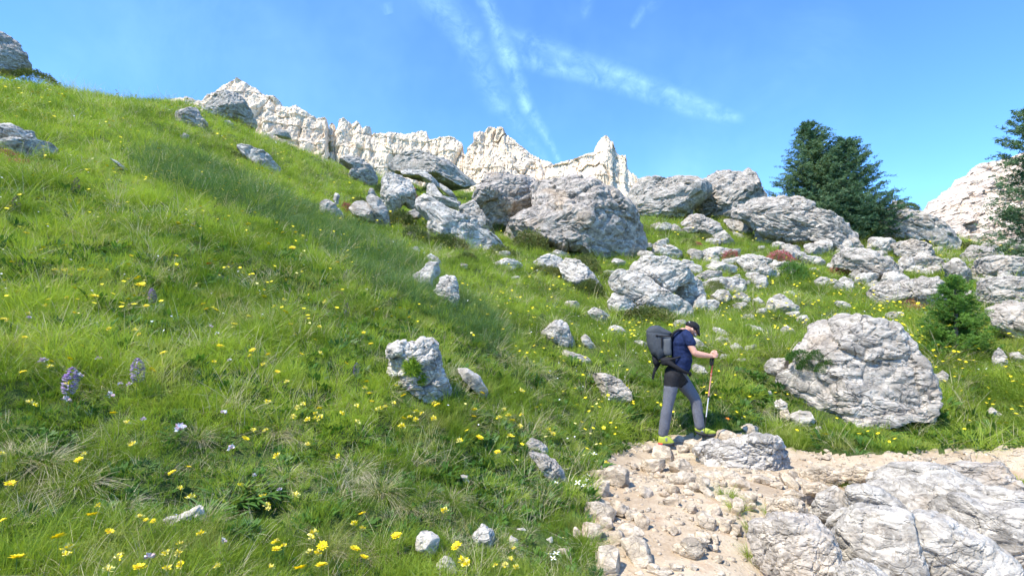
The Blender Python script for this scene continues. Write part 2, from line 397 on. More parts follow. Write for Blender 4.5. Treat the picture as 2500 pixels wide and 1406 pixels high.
# the trodden path: an area measured on the ground
_pp = [(1470, 1406), (1450, 1340), (1425, 1270), (1440, 1200), (1460, 1130), (1530, 1090), (1610, 1068), (1700, 1062), (1790, 1062), (1880, 1078), (1960, 1100), (2060, 1112), (2160, 1110), (2260, 1108), (2380, 1096), (2500, 1088), (2800, 1080)]
_pl = [hit(*q)[:2] for q in _pp]
PATH_POLY = [tuple(q) for q in _pl] + [(14, 5.5), (12, 1.5), (4, -.5), (1.3, -3.8), (-.6, -3.8), (-.1, 0.5), (.25, 1.8)]

for _x, _y, _r, _d in [(455, 1215, .13, .20), (640, 1245, .20, .10), (900, 1300, .15, .08)]: HOLES.append((*hit(_x, _y)[:2], _r, _d))
def build_ground():
    # fan shaped grid, dense near the camera; wide enough to step aside
    ys = np.concatenate([np.linspace(-4, 1.2, 26)[:-1], 1.2 * (75 / 1.2) ** np.linspace(0, 1, 500), 75 * (2600 / 75) ** np.linspace(0, 1, 50)[1:]])
    us = np.concatenate([-np.geomspace(1.35, 12, 24)[::-1], np.linspace(-1.3, 1.3, 500), np.geomspace(1.35, 12, 24)])
    Yg, Ug = np.meshgrid(ys, us, indexing='ij'); X = Ug * np.maximum(Yg + 1.2, 1.6) ; X = np.where(Yg < 1.0, Ug * np.maximum(Yg + 1.2, 2.2), X)
    x, y = X.ravel(), Yg.ravel()
    v = np.stack([x, y, hmap(x, y)], -1)
    f = grid_faces(len(ys), len(us)); fc = v[f].mean(1); pm = path_mask(fc[:, 0], fc[:, 1]) > .5
    for nm, sel, mt in (('ground', ~pm, GROUND), ('path', pm, PATHM)):
        ff = f[sel]; ids, inv = np.unique(ff, return_inverse=True)
        o = link(nm, mesh(nm, v[ids], inv.reshape(ff.shape), (mt,))); tag(o, kind='structure')
build_ground()
# ---------------------------------------------------------------- rocks
REG = {'1': (0, 0, 2.929), '2': (800, 250, 2.929), '3': (1450, 250, 2.381), '4': (1250, 560, 3.514), '5': (1550, 760, 4.017), '6': (1250, 960, 3.153), '7': (1750, 700, 1.992), '8': (850, 700, 1.991), '0': (0, 0, 1.)}
def P(reg, s):
    x0, y0, k = REG[reg]; a = np.array([float(q) for q in s.replace(',', ' ').split()]).reshape(-1, 2)
    return np.stack([x0 + a[:, 0] / k, y0 + a[:, 1] / k], -1)
def frame(C):
    f = np.array([C[0], C[1], 0.]) - np.array([EYE[0], EYE[1], 0.]); f /= np.linalg.norm(f)
    return f, np.array([f[1], -f[0], 0.])
def local_outline(poly, C):
    f, r = frame(C); D = (C - EYE) @ f; out = []
    for px, py in poly:
        d = ray(px, py); p = EYE + d * (D / (d @ f)) - C; out.append((p @ r, p[2]))
    return np.array(out)
def radial(poly, n=120, sm=1):
    th = np.linspace(-math.pi, math.pi, n, endpoint=False); Rr = np.zeros(n)
    a = poly; c = np.roll(poly, -1, 0); e = c - a
    for i, t in enumerate(th):
        d = np.array([math.cos(t), math.sin(t)]); den = d[0] * e[:, 1] - d[1] * e[:, 0]; den = np.where(np.abs(den) < 1e-12, 1e-12, den)
        s = (a[:, 0] * e[:, 1] - a[:, 1] * e[:, 0]) / den; u = (a[:, 0] * d[1] - a[:, 1] * d[0]) / den
        ok = (u >= -1e-6) & (u <= 1 + 1e-6) & (s > 0); Rr[i] = s[ok].max() if ok.any() else 0
    m = Rr[Rr > 0].min(); Rr = np.where(Rr > 0, Rr, m)
    for _ in range(sm): Rr = (np.roll(Rr, 1) + 2 * Rr + np.roll(Rr, -1)) / 4
    return th, Rr
def centroid(p):
    x, y = p[:, 0], p[:, 1]; x1, y1 = np.roll(x, -1), np.roll(y, -1); c = x * y1 - x1 * y; A = c.sum() / 2
    return np.array([((x + x1) * c).sum() / (6 * A), ((y + y1) * c).sum() / (6 * A)]), abs(A)
FOOT = []      # footprints: centre x, y, half sizes, forward direction
def smooth01(x, a, b_):
    t = np.clip((x - a) / (b_ - a), 0, 1); return t * t * (3 - 2 * t)
def rock(poly, label, name='rock', Y=None, base=None, thick=1.0, mat=None, seed=None, cat=None, group=None, level=None, rough=.85, cut=1., push=.08, foot=True, parent=None, sink=0., bed=None, drop=0., topcut=0., hard=0):
    poly = np.array(poly, float)
    seed = seed if seed is not None else int(abs(poly.sum()) * 7) % 9999
    rg = np.random.default_rng(seed)
    cc, area = centroid(poly); spx = math.sqrt(area)
    if Y is None:
        if base is None:
            yb = np.max(poly[:, 1]); k = poly[:, 1] > yb - .25 * (yb - poly[:, 1].min()); base = (poly[k, 0].mean(), min(yb, 1400))
        h = hit(*base); Y = h[1]; dist = np.hypot(h[0], h[1])
    else:
        d = ray(*(base or cc)); dist = np.hypot(d[0] * Y, Y)
    S = spx / F * dist / math.hypot(1, (cc[0] - CX) / F) * 1.0
    D = .62 * S * thick
    d = ray(*cc); u = d / np.hypot(d[0], d[1]); C = EYE + u * (dist + D * push * 2)
    if drop: C[2] -= drop * S
    lp = local_outline(poly, C) * (1.09 if spx < 110 or dist > 19 else .99)
    if spx < 110: lp[:, 1] = np.where(lp[:, 1] < 0, lp[:, 1] * 1.12, lp[:, 1])
    if sink: lp[:, 1] = np.where(lp[:, 1] < 0, lp[:, 1] * (1 + sink), lp[:, 1])
    th, Rr = radial(lp)
    lv = level or (3 if spx < 20 else 4 if spx < 52 else 5 if spx < 125 else 6)
    n, f = ico(lv)
    t = np.arctan2(n[:, 2], n[:, 0]); s = np.hypot(n[:, 0], n[:, 2])
    Rt = np.interp(t, np.append(th, math.pi), np.append(Rr, Rr[0]))
    if mat is ROCKS or mat is ROCKK: lp2 = 1.10; Rt = Rt * lp2
    prof = s ** (.82 if mat is not ROCKS else .66)
    v = np.stack([Rt * np.cos(t) * prof, D * np.sign(n[:, 1]) * np.abs(n[:, 1]) ** .72, Rt * np.sin(t) * prof], -1)
    lo_ = np.clip(-n[:, 2], 0, 1); v[:, 1] *= 1 + .45 * lo_; v[:, 0] *= 1 + .12 * lo_
    # broad facets
    ext = np.abs(v).max(0)
    for k in range(int(15 * cut)):
        nn = rg.normal(size=3); nn[1] = (-abs(nn[1]) - 1.0) if k % 5 else abs(nn[1]) + 1.; nn /= np.linalg.norm(nn)
        pr = v @ nn; dd = pr.max() * rg.uniform(.66, .93); v = v - np.maximum(0, pr - dd)[:, None] * nn * .9
    if topcut:
        for k in range(4):
            nn = rg.normal(size=3) * .45; nn[2] = 1.; nn /= np.linalg.norm(nn); pr = v @ nn; dd = pr.max() * rg.uniform(topcut, topcut + .25); v = v - np.maximum(0, pr - dd)[:, None] * nn
    for k in range(hard):
        nn = rg.normal(size=3) * np.array([1., .7, .8]); nn /= np.linalg.norm(nn); pr = v @ nn; dd = pr.max() * rg.uniform(.62, .9); v = v - np.maximum(0, pr - dd)[:, None] * nn * .97
    bd = bed if bed is not None else rg.uniform(-.5, .6)
    rot = np.array([[math.cos(bd), 0, math.sin(bd)], [0, 1, 0], [-math.sin(bd), 0, math.cos(bd)]])
    def disp(v, amps):
        N = vnormals(v, f); q = (v @ rot.T) / S * np.array([1, 1, 1.75]) + rg.uniform(0, 50, 3)
        w = q + .18 * np.stack([vnoise(q * 2.1, 1 + seed), vnoise(q * 2.1, 2 + seed), vnoise(q * 2.1, 3 + seed)], -1)
        o = 0
        for fr, step, crack, kind in amps:
            if kind == 'w':
                f1, f21, c = worley(w * fr, seed + int(fr * 10)); o = o + S * (step * (c - .5) - crack * (1 - smooth01(f21, 0, .16)) - step * .5 * (f1 - .5))
            else: o = o + S * step * fbm(q * fr, 5 if lv > 4 else 3, seed + 5, .55, kind == 'r')
        return v + N * o[:, None] * rough
    a = [(1.7, .09, .03, 'w')]
    v = disp(v, a)
    a = [(4.2, .040, .026, 'w'), (2.2, .022, 0, 'f')]
    if lv >= 5: a += [(9.5, .018, .013, 'w'), (6.0, .010, 0, 'r')]
    if lv >= 6: a += [(22., .011, .007, 'w'), (18., .0045, 0, 'r')]
    v = disp(v, a)
    fw, r = frame(C)
    W = v[:, :1] * r + v[:, 1:2] * fw + v[:, 2:] * np.array([0, 0, 1.])
    if mat is None: mat = ROCK
    m = mesh(name, W, f, (mat,), smooth=True)
    try: m.set_sharp_from_angle(angle=R(30))
    except Exception: pass
    o = link(name, m, parent); o.location = C
    if parent is not None: o.location = Vector(C) - parent.location
    else: tag(o, label, cat or name.replace('_', ' '), group)
    if foot: FOOT.append((C[0], C[1], np.abs(lp[:, 0]).max() * .9, D * .9, fw[0], fw[1], lp[:, 0].min(), lp[:, 0].max(), C[2] + lp[:, 1].max()))
    return o
def blob(cx, cy, w, h, tilt=0., seed=0, n=11):
    rg = np.random.default_rng(seed + int(cx * 3 + cy)); t = np.linspace(0, 2 * math.pi, n, endpoint=False) + rg.uniform(-.15, .15, n)
    r = rg.uniform(.82, 1.12, n); x = np.sign(np.cos(t)) * np.abs(np.cos(t)) ** .8 * r * w / 2; y = -np.sign(np.sin(t)) * np.abs(np.sin(t)) ** .85 * r * h / 2
    return np.stack([cx + x * math.cos(tilt) - y * math.sin(tilt), cy + x * math.sin(tilt) + y * math.cos(tilt)], -1)
K = dict
TAB = [
('1', '-60 480 -60 240 0 240 60 270 130 340 180 410 210 480 90 500', 'big grey crag on the skyline at the head of the grassy slope', K(name='crag', thick=1.4, base=(50, 172), push=.1)),
('1', '-70 480 0 462 60 465 110 482 60 500 -60 505', 'low flat grey slab at the foot of the skyline crag', K(base=(60,176))),
('1', '-70 890 30 875 90 890 130 925 190 930 240 932 262 1000 200 1010 100 1000 0 985 -70 1000', 'upper ledge of the broad grey rock among red blooms on the high meadow', K(name='boulder', mat=ROCKL, thick=.9, base=(30,372))),
('1', '-70 1000 100 1010 230 1010 340 1020 410 1075 330 1115 240 1150 100 1130 -70 1110', 'broad pale ledge rock with red alpine roses below it on the meadow', K(name='boulder', mat=ROCKL, thick=1., base=(60,384))),
('1', '1240 800 1330 775 1400 772 1430 830 1465 890 1460 935 1390 925 1270 880', 'grey blocky boulder alone on the upper slope below the ridge', K(name='boulder')),
('1', '1140 795 1200 792 1250 800 1240 815 1160 808', 'thin flat stone just uphill of the blocky boulder below the ridge', K(name='stone')),
('1', '1290 970 1320 955 1350 972 1340 1000 1295 1000', 'small reddish stone below the blocky boulder on the slope', K(name='stone', mat=ROCKK)),
('1', '1600 865 1640 860 1680 900 1690 918 1640 905 1610 890', 'small grey stone under the crag on the ridge', K(name='stone')),
('1', '1930 940 2000 925 2055 945 2080 990 1990 975', 'low rounded grey rock on the ridge line below the cliff pillars', K()),
('1', '1700 1045 1790 1055 1880 1090 1950 1150 2025 1245 1960 1240 1850 1195 1780 1150 1740 1100', 'long tilted grey rock with alpine roses at its upper end', K(name='boulder', mat=ROCKL)),
('1', '770 1125 850 1160 930 1235 900 1225 820 1165', 'thin curved pale stone sunk in the meadow', K(name='stone', mat=ROCKL)),
('1', '1450 750 1560 670 1680 680 1760 770 1812 880 1800 915 1700 870 1500 800', 'dark grey crag on the ridge in front of the pyramid peak', K(name='crag', Y=35, thick=1.2, bed=.6)),
('2', '80 420 130 392 230 402 300 460 350 520 345 565 290 580 220 550 150 545 180 480', 'grey boulder on the ridge at the top of the meadow edge', K(name='boulder')),
('2', '450 425 520 375 640 358 720 385 860 440 960 510 1065 582 900 590 780 545 640 515 540 500 440 470', 'wide low crag like an overturned hull on the skyline', K(name='crag', Y=36, thick=1.1, bed=-.45)),
('2', '400 545 430 515 500 530 580 540 605 600 625 660 600 740 540 705 480 765 410 745 380 680 395 610', 'ragged pale outcrop head above the twin stones', K(name='outcrop', mat=ROCKL, Y=20)),
('2', '520 490 560 480 640 485 700 500 760 545 800 590 770 600 720 560 640 520 560 530', 'curved rock rib arching over a grassy hollow', K(name='rock_rib', mat=ROCKL, Y=24)),
('2', '800 570 830 600 890 640 925 695 900 690 850 650 810 620', 'jagged row of thin rock teeth beside the grassy hollow', K(name='rock_rib', mat=ROCKL, Y=23)),
('2', '725 570 770 580 790 640 840 690 930 700 940 745 900 765 830 745 770 700 715 660', 'pale leaning slab between the hollow and the long rock face', K(mat=ROCKL, Y=22)),
('2', '630 650 720 680 800 720 880 770 950 820 1060 830 1100 900 1180 940 1240 1020 1335 1055 1250 1070 1150 1065 1130 1095 1040 1125 970 1060 930 1000 790 975 720 900 750 850 660 790 620 720', 'long pale rock face sloping down to a point above the heath shrubs', K(name='outcrop', Y=17.5, mat=ROCKL, thick=.7, bed=.6)),
('2', '935 790 960 735 1040 708 1080 760 1130 830 1185 925 1100 920 1020 850', 'pointed grey block wedged between the long rock face and the biggest boulder', K(name='boulder', Y=20)),
('2', '505 832 580 782 640 756 700 790 655 825 560 825', 'flat grey slab on dark heath under the ragged outcrop', K(name='slab_stone', Y=18.5)),
('2', '150 750 200 712 260 710 310 750 342 850 270 835 190 805', 'rounded grey twin stone, the one next to the red alpine rose', K(name='boulder', rough=.45, Y=17)),
('2', '270 690 320 665 370 690 420 760 438 850 432 910 370 885 330 800 300 740', 'taller grey twin stone leaning on its rounded neighbour', K(name='boulder', rough=.5, Y=17.1)),
('2', '-40 700 0 690 40 720 75 770 112 810 60 835 -30 840 -60 790', 'grey rock with deep cracks on the meadow edge, red bloom at its side', K(name='boulder', Y=16)),
('2', '40 690 48 650 70 640 92 662 75 695 82 740 60 730', 'slim upright white stone standing above the cracked rock', K(name='stone', mat=ROCKL, Y=18)),
('2', '285 660 300 615 325 620 345 665 310 675', 'small grey stone peeping up behind the twin stones', K(name='stone', Y=18.5)),
('2', '555 965 565 930 605 915 628 940 620 970 585 980', 'small round stone on heath under the flat slab', K(name='stone')),
('2', '688 950 700 920 735 950 745 1000 700 1005', 'small grey stone at the foot of the long rock face', K(name='stone')),
('2', '640 1045 665 1030 695 1045 680 1065', 'little white stone in grass uphill of the forked white boulder', K(name='stone', mat=ROCKL)),
('2', '690 1115 740 1082 790 1115 815 1165 745 1160 705 1140', 'white pointed stone touching the top of the forked white boulder', K(name='stone', mat=ROCKL)),
('2', '610 1240 650 1215 720 1150 790 1145 800 1200 790 1240 740 1270 770 1340 700 1335 650 1290', 'forked white boulder on the meadow edge, its uphill limb', K(name='boulder', mat=ROCKL, thick=.8)),
('2', '800 1225 860 1215 910 1265 932 1345 920 1450 880 1440 850 1400 760 1345 800 1290', 'forked white boulder on the meadow edge, its downhill limb', K(name='boulder', mat=ROCKL, thick=.8)),
('2', '920 1170 955 1148 1000 1180 960 1190', 'small low grey stone in the grass beside the forked boulder', K(name='stone')),
('2', '1200 1150 1250 1115 1330 1122 1392 1160 1380 1190 1300 1200 1215 1180', 'low whitish rock downhill of the long rock face', K(mat=ROCKL)),
('2', '1450 1165 1520 1110 1600 1088 1665 1110 1690 1160 1640 1185 1560 1185', 'white rock with a reddish heath patch below it', K(mat=ROCKL)),
('2', '1560 1085 1640 1058 1760 1088 1690 1105 1600 1100', 'thin pale slab peeking out of heath under the biggest boulder', K(name='slab_stone', mat=ROCKL)),
('2', '1655 1165 1700 1118 1780 1128 1860 1180 1915 1255 1948 1315 1870 1325 1780 1315 1700 1265', 'striped pale boulder with one diagonal crack', K(name='boulder', mat=ROCKL)),
('2', '1050 690 1095 600 1160 540 1240 528 1330 510 1440 505 1500 565 1530 640 1510 760 1420 830 1300 880 1180 875 1100 780', 'beige hollowed upper block of the biggest boulder', K(name='boulder', Y=23, mat=ROCKB, thick=1., rough=.75)),
('2', '1285 900 1400 830 1500 780 1490 640 1540 590 1640 605 1780 585 1900 620 2020 660 2085 735 2165 810 2212 870 2232 980 2222 1060 2150 1115 2040 1155 1985 1198 1930 1145 1800 1095 1640 1065 1560 1020 1480 995 1330 1005', 'the biggest boulder, grey with an undercut dark base', K(name='boulder', Y=21, mat=ROCKB, thick=1.05, cut=.8, rough=.65)),
('2', '1960 1215 1990 1200 2045 1205 2040 1235 1985 1240', 'white stone in the gap under the biggest boulder', K(name='stone', mat=ROCKL)),
('3', '170 640 200 540 270 460 400 448 520 448 610 465 665 490 655 540 580 600 540 645 470 665 330 665 230 662', 'flat topped grey crag on the skyline next to the tall block', K(name='crag', Y=31, thick=.9, bed=.1)),
('3', '600 620 590 560 655 530 660 490 615 460 700 410 800 398 890 396 930 430 950 490 995 565 920 610 830 645 790 675 740 665 650 650', 'tallest grey block on the skyline, upright and square shouldered', K(name='crag', Y=31.5, thick=.9, bed=.05)),
('3', '825 650 880 590 980 568 1100 568 1200 578 1300 630 1380 668 1460 720 1532 780 1525 810 1470 830 1440 862 1300 815 1150 805 1020 765 920 705 850 695', 'long sloping grey crag below the larches with an overhang at its low end', K(name='crag', Y=25, thick=.8, bed=-.3)),
('3', '1485 800 1530 790 1570 850 1520 865 1480 860', 'small orange beige block at the low end of the sloping crag', K(mat=ROCKK, Y=24)),
('3', '495 690 560 655 640 665 720 700 737 745 680 775 600 738 510 712', 'pale ribbed boulder on the terrace under the tall skyline block', K(name='boulder')),
('3', '330 712 380 700 432 742 360 745', 'low stone at the near edge of the green terrace', K(name='stone')),
('3', '440 725 470 705 532 752 450 748', 'flat grey stone next to the ribbed boulder on the terrace', K(name='stone')),
('3', '685 775 760 743 800 788 822 825 750 820 690 805', 'smooth grey block below the ribbed boulder', K(name='boulder')),
('3', '740 670 800 680 890 700 925 752 870 768 790 735', 'grey rock at the upper end of the sloping crag', K()),
('3', '805 745 860 768 890 790 840 800 810 775', 'small rubble stone under the sloping crag', K(name='stone')),
('3', '920 790 960 745 1040 735 1080 790 1020 815 950 810', 'cracked low block at the foot of the sloping crag', K()),
('3', '1720 640 1735 572 1790 575 1832 620 1830 650 1760 650', 'small rocky knob with dark shrubs poking above the outcrop behind the larches', K(name='rock', Y=31)),
('3', '1540 740 1620 680 1700 635 1850 640 1980 680 2060 730 2115 800 2100 860 2000 850 1900 800 1740 790 1640 800 1560 810', 'broad ribbed outcrop under the larches, its upper part', K(name='outcrop', base=(2200, 600), thick=.7, bed=-.25, push=.02)),
('3', '1580 840 1600 790 1680 785 1760 800 1740 850 1650 880', 'pale broken block at the foot of the broad outcrop', K(mat=ROCKL)),
('3', '1740 830 1850 800 1960 830 1972 890 1900 938 1830 910 1760 880', 'brownish broken block in the middle of the broad outcrop foot', K(name='boulder')),
('3', '2000 760 2060 745 2115 800 2095 865 2020 860', 'corner block at the far end of the broad outcrop', K()),
('3', '1365 905 1440 868 1560 856 1660 900 1740 932 1762 1000 1772 1055 1680 1025 1560 985 1440 965 1375 950', 'long grey boulder with a red bloom strip along its foot', K(name='boulder')),
('3', '1780 905 1850 900 1870 950 1845 992 1780 985 1760 955', 'knobbly stone beside the long boulder with red blooms', K(name='boulder', mat=ROCKL)),
('3', '1590 1110 1640 1062 1720 1033 1780 1080 1850 1112 1822 1165 1730 1185 1640 1165', 'grey boulder with pink red blooms at its lower corner', K(name='boulder')),
('3', '1780 1045 1900 1018 2000 1038 2065 1062 2035 1120 2045 1172 1950 1195 1870 1150 1830 1095', 'grey boulder touching the young larch', K(name='boulder')),
('3', '1315 1050 1380 1023 1460 1060 1512 1102 1430 1095', 'low wedge shaped grey rock on open grass below the outcrop', K()),
('3', '600 885 650 850 720 838 790 852 855 850 835 892 760 905 700 895', 'wide white ledge rock with red plants behind it', K(mat=ROCKL)),
('3', '645 955 700 915 760 938 832 950 820 985 760 1005 690 975', 'layered white rock below the wide ledge rock', K(mat=ROCKL)),
('3', '828 915 880 883 960 888 1042 920 1005 940 1035 985 980 1015 900 985 860 950', 'white boulder with a grassy notch in its middle', K(name='boulder', mat=ROCKL)),
('3', '588 1012 660 978 742 978 745 1012 640 1035', 'smooth grey slab behind the heart shaped block', K(name='slab_stone')),
('3', '618 1062 680 1023 780 1018 832 1030 790 1082 730 1092 650 1082', 'thin ridged white slab jutting sideways over reddish heath', K(name='slab_stone', mat=ROCKL)),
('3', '678 1132 720 1093 780 1093 802 1130 772 1162 690 1168', 'bright white round stone beside the heath clump', K(name='boulder', mat=ROCKL)),
('3', '778 1082 830 1068 850 1052 888 1070 862 1102 800 1112', 'small grey stone on top of the white stones', K(name='stone', mat=ROCKL)),
('3', '798 1132 860 1103 912 1140 902 1168 830 1168', 'grey white stone in the row by the bright round stone', K(name='stone', mat=ROCKL)),
('3', '918 1142 960 1133 1002 1170 960 1183', 'last small stone of the white row, towards the domed rock', K(name='stone', mat=ROCKL)),
('3', '1003 1192 1020 1140 1080 1113 1130 1140 1192 1192 1150 1218 1060 1222', 'domed blue grey rock resting on a paler base stone', K(name='boulder', mat=ROCKL)),
('3', '1110 1225 1190 1212 1202 1252 1140 1248', 'pale flat stone under the domed rock', K(name='stone', mat=ROCKL)),
('3', '930 1052 980 1048 1012 1075 950 1083', 'small flat stone on grass uphill of the domed rock', K(name='stone', mat=ROCKL)),
('3', '1100 882 1170 863 1230 878 1252 920 1170 918', 'white low rock uphill next to the red flowering shrub', K(mat=ROCKL)),
('3', '1040 832 1090 818 1150 833 1185 860 1100 852', 'thin white ledge under the sloping crag', K(mat=ROCKL)),
('3', '1258 822 1330 808 1400 850 1350 872 1290 852', 'white stones under the overhang of the sloping crag, the largest', K(mat=ROCKL)),
('3', '1245 965 1290 960 1322 992 1262 995', 'small white stone between the outcrop and the wedge rock', K(name='stone', mat=ROCKL)),
('3', '100 1045 150 988 220 983 320 1020 400 1090 480 1130 560 1180 612 1250 600 1285 480 1265 380 1215 280 1175 200 1135 120 1095', 'long white slab tilted over heath above the hiker', K(name='boulder', mat=ROCKL, Y=13.2, thick=.6, bed=.5, level=6, rough=.5)),
('3', '200 985 230 930 300 905 420 908 510 930 582 1000 560 1025 490 1050 440 1090 380 1060 300 1010', 'knobbly white boulder behind the long tilted slab', K(name='boulder', mat=ROCKL, Y=13.7)),
('3', '468 1080 510 1030 580 1008 632 1050 640 1110 600 1160 560 1180 500 1130', 'heart shaped white block against the tilted slab', K(name='boulder', mat=ROCKL, Y=14.0)),
('3', '560 1180 600 1140 640 1110 658 1175 622 1215 580 1205', 'small cracked block under the heart shaped one', K(mat=ROCKL, Y=13.7)),
('3', '78 1160 120 1108 180 1128 262 1187 200 1212 110 1228', 'rounded beige white stone holding up the tilted slab', K(name='boulder', mat=ROCKL)),
('3', '2190 1000 2240 920 2380 895 2540 915 2560 1020 2350 1030 2240 1022', 'top layer of the layered cliff behind the young larch', K(name='outcrop', thick=.9, push=.02)),
('3', '2230 1045 2330 1022 2560 1030 2560 1160 2400 1168 2290 1205 2240 1125', 'middle layer of the layered cliff behind the young larch', K(name='outcrop', thick=.9, push=.02)),
('3', '2290 1205 2390 1160 2560 1165 2560 1380 2420 1345 2330 1285', 'bottom layer of the layered cliff behind the young larch', K(name='outcrop', thick=.9, push=.02)),
('3', '2020 950 2090 908 2160 938 2202 1012 2150 1062 2060 1002', 'grey rock uphill of the young larch tip', K()),
('3', '2130 892 2200 833 2310 848 2352 900 2250 925 2150 912', 'low grey rock below the distant sunlit mountain', K()),
('3', '2355 870 2420 800 2500 783 2600 790 2600 905 2450 910', 'dark smooth boulder half out of view below the distant mountain', K(name='boulder', mat=ROCKB, rough=.5)),
('7', '1355 215 1420 212 1560 250 1560 290 1430 262 1370 240', 'pale sloping ledge at the foot of the layered cliff', K(mat=ROCKD, Y=10.8)),
('7', '365 285 420 230 430 180 500 150 600 128 700 130 800 158 880 190 942 270 1000 340 1032 400 1057 480 1052 560 1012 625 950 612 930 590 880 622 760 635 640 632 540 612 470 590 450 622 380 602 320 560 288 470 290 420 370 370', 'huge rounded boulder beside the trail with a mossy ledge', K(name='boulder', thick=1.1, cut=.9, rough=.5, sink=.12, mat=ROCK, push=.16, bed=-.2)),
('7', '228 385 265 345 330 350 372 398 300 435 250 412', 'grey stone joined to the huge rounded boulder on its uphill side', K(name='stone')),
('4', '480 622 530 612 588 650 560 668 510 655', 'small pale stone on the grass below the striped boulder', K(name='stone', mat=ROCKL)),
('4', '648 705 710 668 780 700 842 742 830 782 740 795 690 765', 'white egg shaped rock on the meadow above the wedge stones', K(mat=ROCKL)),
('4', '820 852 880 818 940 838 978 880 920 902 850 892', 'white rock just uphill of the yellow flower patch', K(mat=ROCKL)),
('4', '260 885 320 840 370 792 430 783 470 808 502 900 532 970 520 1005 450 985 380 955 300 922', 'grey hooded rock on the meadow between hiker and mossy stone', K(name='boulder', mat=ROCKL)),
('4', '590 932 630 898 670 938 700 988 742 1022 660 1015 610 982', 'narrow pointed stone next to the hooded rock', K(name='stone', mat=ROCKL)),
('4', '418 1042 460 1033 560 1068 640 1088 702 1152 640 1155 560 1112 440 1082', 'long low lichen covered stone in the grass below the pointed one', K(name='stone', mat=ROCKL)),
('4', '690 1245 770 1238 860 1258 940 1308 1002 1380 1012 1445 900 1478 780 1425 730 1335', 'pinkish grey rock in the bank behind the hiker', K(name='boulder', mat=ROCK)),
('4', '1048 962 1100 948 1162 980 1165 1022 1100 1015', 'pale stone just uphill of the backpack', K(name='stone', mat=ROCKL)),
('4', '1368 822 1400 783 1470 773 1502 800 1460 837 1400 842', 'white stone right behind the black cap', K(name='stone', mat=ROCKL)),
('4', '1555 925 1590 935 1640 985 1745 1058 1700 1085 1620 1040 1560 985', 'white rock between the cap and the hand of the hiker', K(name='stone', mat=ROCKL, Y=9.6)),
('4', '1535 1172 1580 1153 1650 1188 1702 1262 1690 1292 1620 1255 1560 1222', 'white stone in the grass behind the trekking pole', K(name='stone', mat=ROCKL, Y=8.8)),
('4', '1740 942 1790 918 1852 940 1825 985 1760 980', 'small white stone uphill of the raised hand', K(name='stone', mat=ROCKL)),
('4', '1868 1002 1920 973 1992 1020 1950 1053 1890 1035', 'pale stone on grass halfway from the hand to the huge boulder', K(name='stone', mat=ROCKL)),
('4', '1898 1132 1950 1103 2012 1112 1990 1155', 'half hidden stone in tall grass near the trekking pole', K(name='stone')),
('4', '1950 765 2010 740 2080 740 2050 770 2000 785', 'flat pale stone among yellow flowers uphill of the pole', K(name='stone', mat=ROCKL)),
('4', '1970 830 2040 815 2120 840 2200 880 2150 905 2060 880 2000 870', 'low striped stone in the yellow flower patch', K(mat=ROCKL)),
('4', '2300 862 2350 818 2440 880 2400 908 2330 895', 'white stone above the huge rounded boulder', K(name='stone', mat=ROCKL)),
('8', '200 292 240 263 330 285 360 258 420 263 440 320 462 400 472 450 497 492 480 542 420 552 370 557 330 522 290 482 210 442 200 350', 'ragged white rock with a bright moss cushion in its hollow', K(name='boulder', mat=ROCKL, thick=.9, rough=1.1, level=6)),
('8', '530 400 580 398 640 440 672 502 660 558 620 502 560 452', 'smooth grey stone half sunk next to the mossy white rock', K(name='stone', mat=ROCKL, rough=.5)),
('8', '860 762 890 738 940 758 977 790 982 825 920 812 870 800', 'upper knob of the grey stone on the bank above the trail bend', K(name='stone', mat=ROCK)),
('8', '880 802 960 818 1012 858 1047 910 1042 972 1000 962 950 892', 'lower slanting grey stone on the bank above the trail bend', K(name='stone', mat=ROCK)),
('8', '330 1242 350 1200 400 1193 442 1210 432 1292 390 1312 340 1292', 'angular white stone on bare soil at the meadow foot', K(name='stone', mat=ROCKL)),
('8', '428 1352 470 1313 512 1330 527 1372 490 1405 440 1405', 'round white stone lowest at the meadow foot', K(name='stone', mat=ROCKL)),
('8', '608 1212 650 1158 702 1190 722 1240 660 1272 615 1252', 'pointed white stone among dry tufts by the trail', K(name='stone', mat=ROCKL)),
('8', '768 1242 790 1213 822 1230 822 1272 790 1278', 'small grey stone next to the pointed one by the trail', K(name='stone', mat=ROCKL)),
('8', '798 1182 850 1173 892 1207 840 1204', 'flat whitish stone under the dry bank', K(name='stone', mat=ROCKL)),
('8', '540 912 580 918 592 962 570 950', 'tiny white stone in the herbs of the bank', K(name='stone', mat=ROCKL)),
('8', '958 1232 990 1213 997 1238 975 1250', 'tiny pale stone on the brown soil patch', K(name='stone', mat=ROCKL)),
('0', '395 1268 430 1262 470 1250 488 1232 500 1262 478 1290 430 1290', 'grey white stone at the lip of the dark hollow in the bank', K(name='stone', mat=ROCKL)),
('7', '1308 612 1340 588 1402 630 1392 652 1340 632', 'white stone alone in grass near the far end of the trail', K(name='stone', mat=ROCKL)),
('7', '1338 342 1370 298 1412 340 1402 392 1350 382', 'grey upright stone at the foot of the young larch', K(name='stone')),
('7', '1060 430 1100 408 1132 430 1110 462 1070 462', 'low grey stone between the huge boulder and the young larch', K(name='stone')),
('7', '1000 172 1030 158 1047 185 1020 192', 'small violet grey stone between the huge boulder and the larch tip', K(name='stone')),
('7', '1420 325 1470 318 1500 350 1480 372 1430 365', 'stone near the frame edge beyond the young larch', K(name='stone')),
('7', '248 510 262 500 270 525 258 532', 'topmost of the white stones spilling from under the huge boulder', K(name='stone', mat=ROCKL)),
('7', '280 560 310 545 345 570 340 600 310 605 290 590', 'second white stone of the spill under the huge boulder', K(name='stone', mat=ROCKL)),
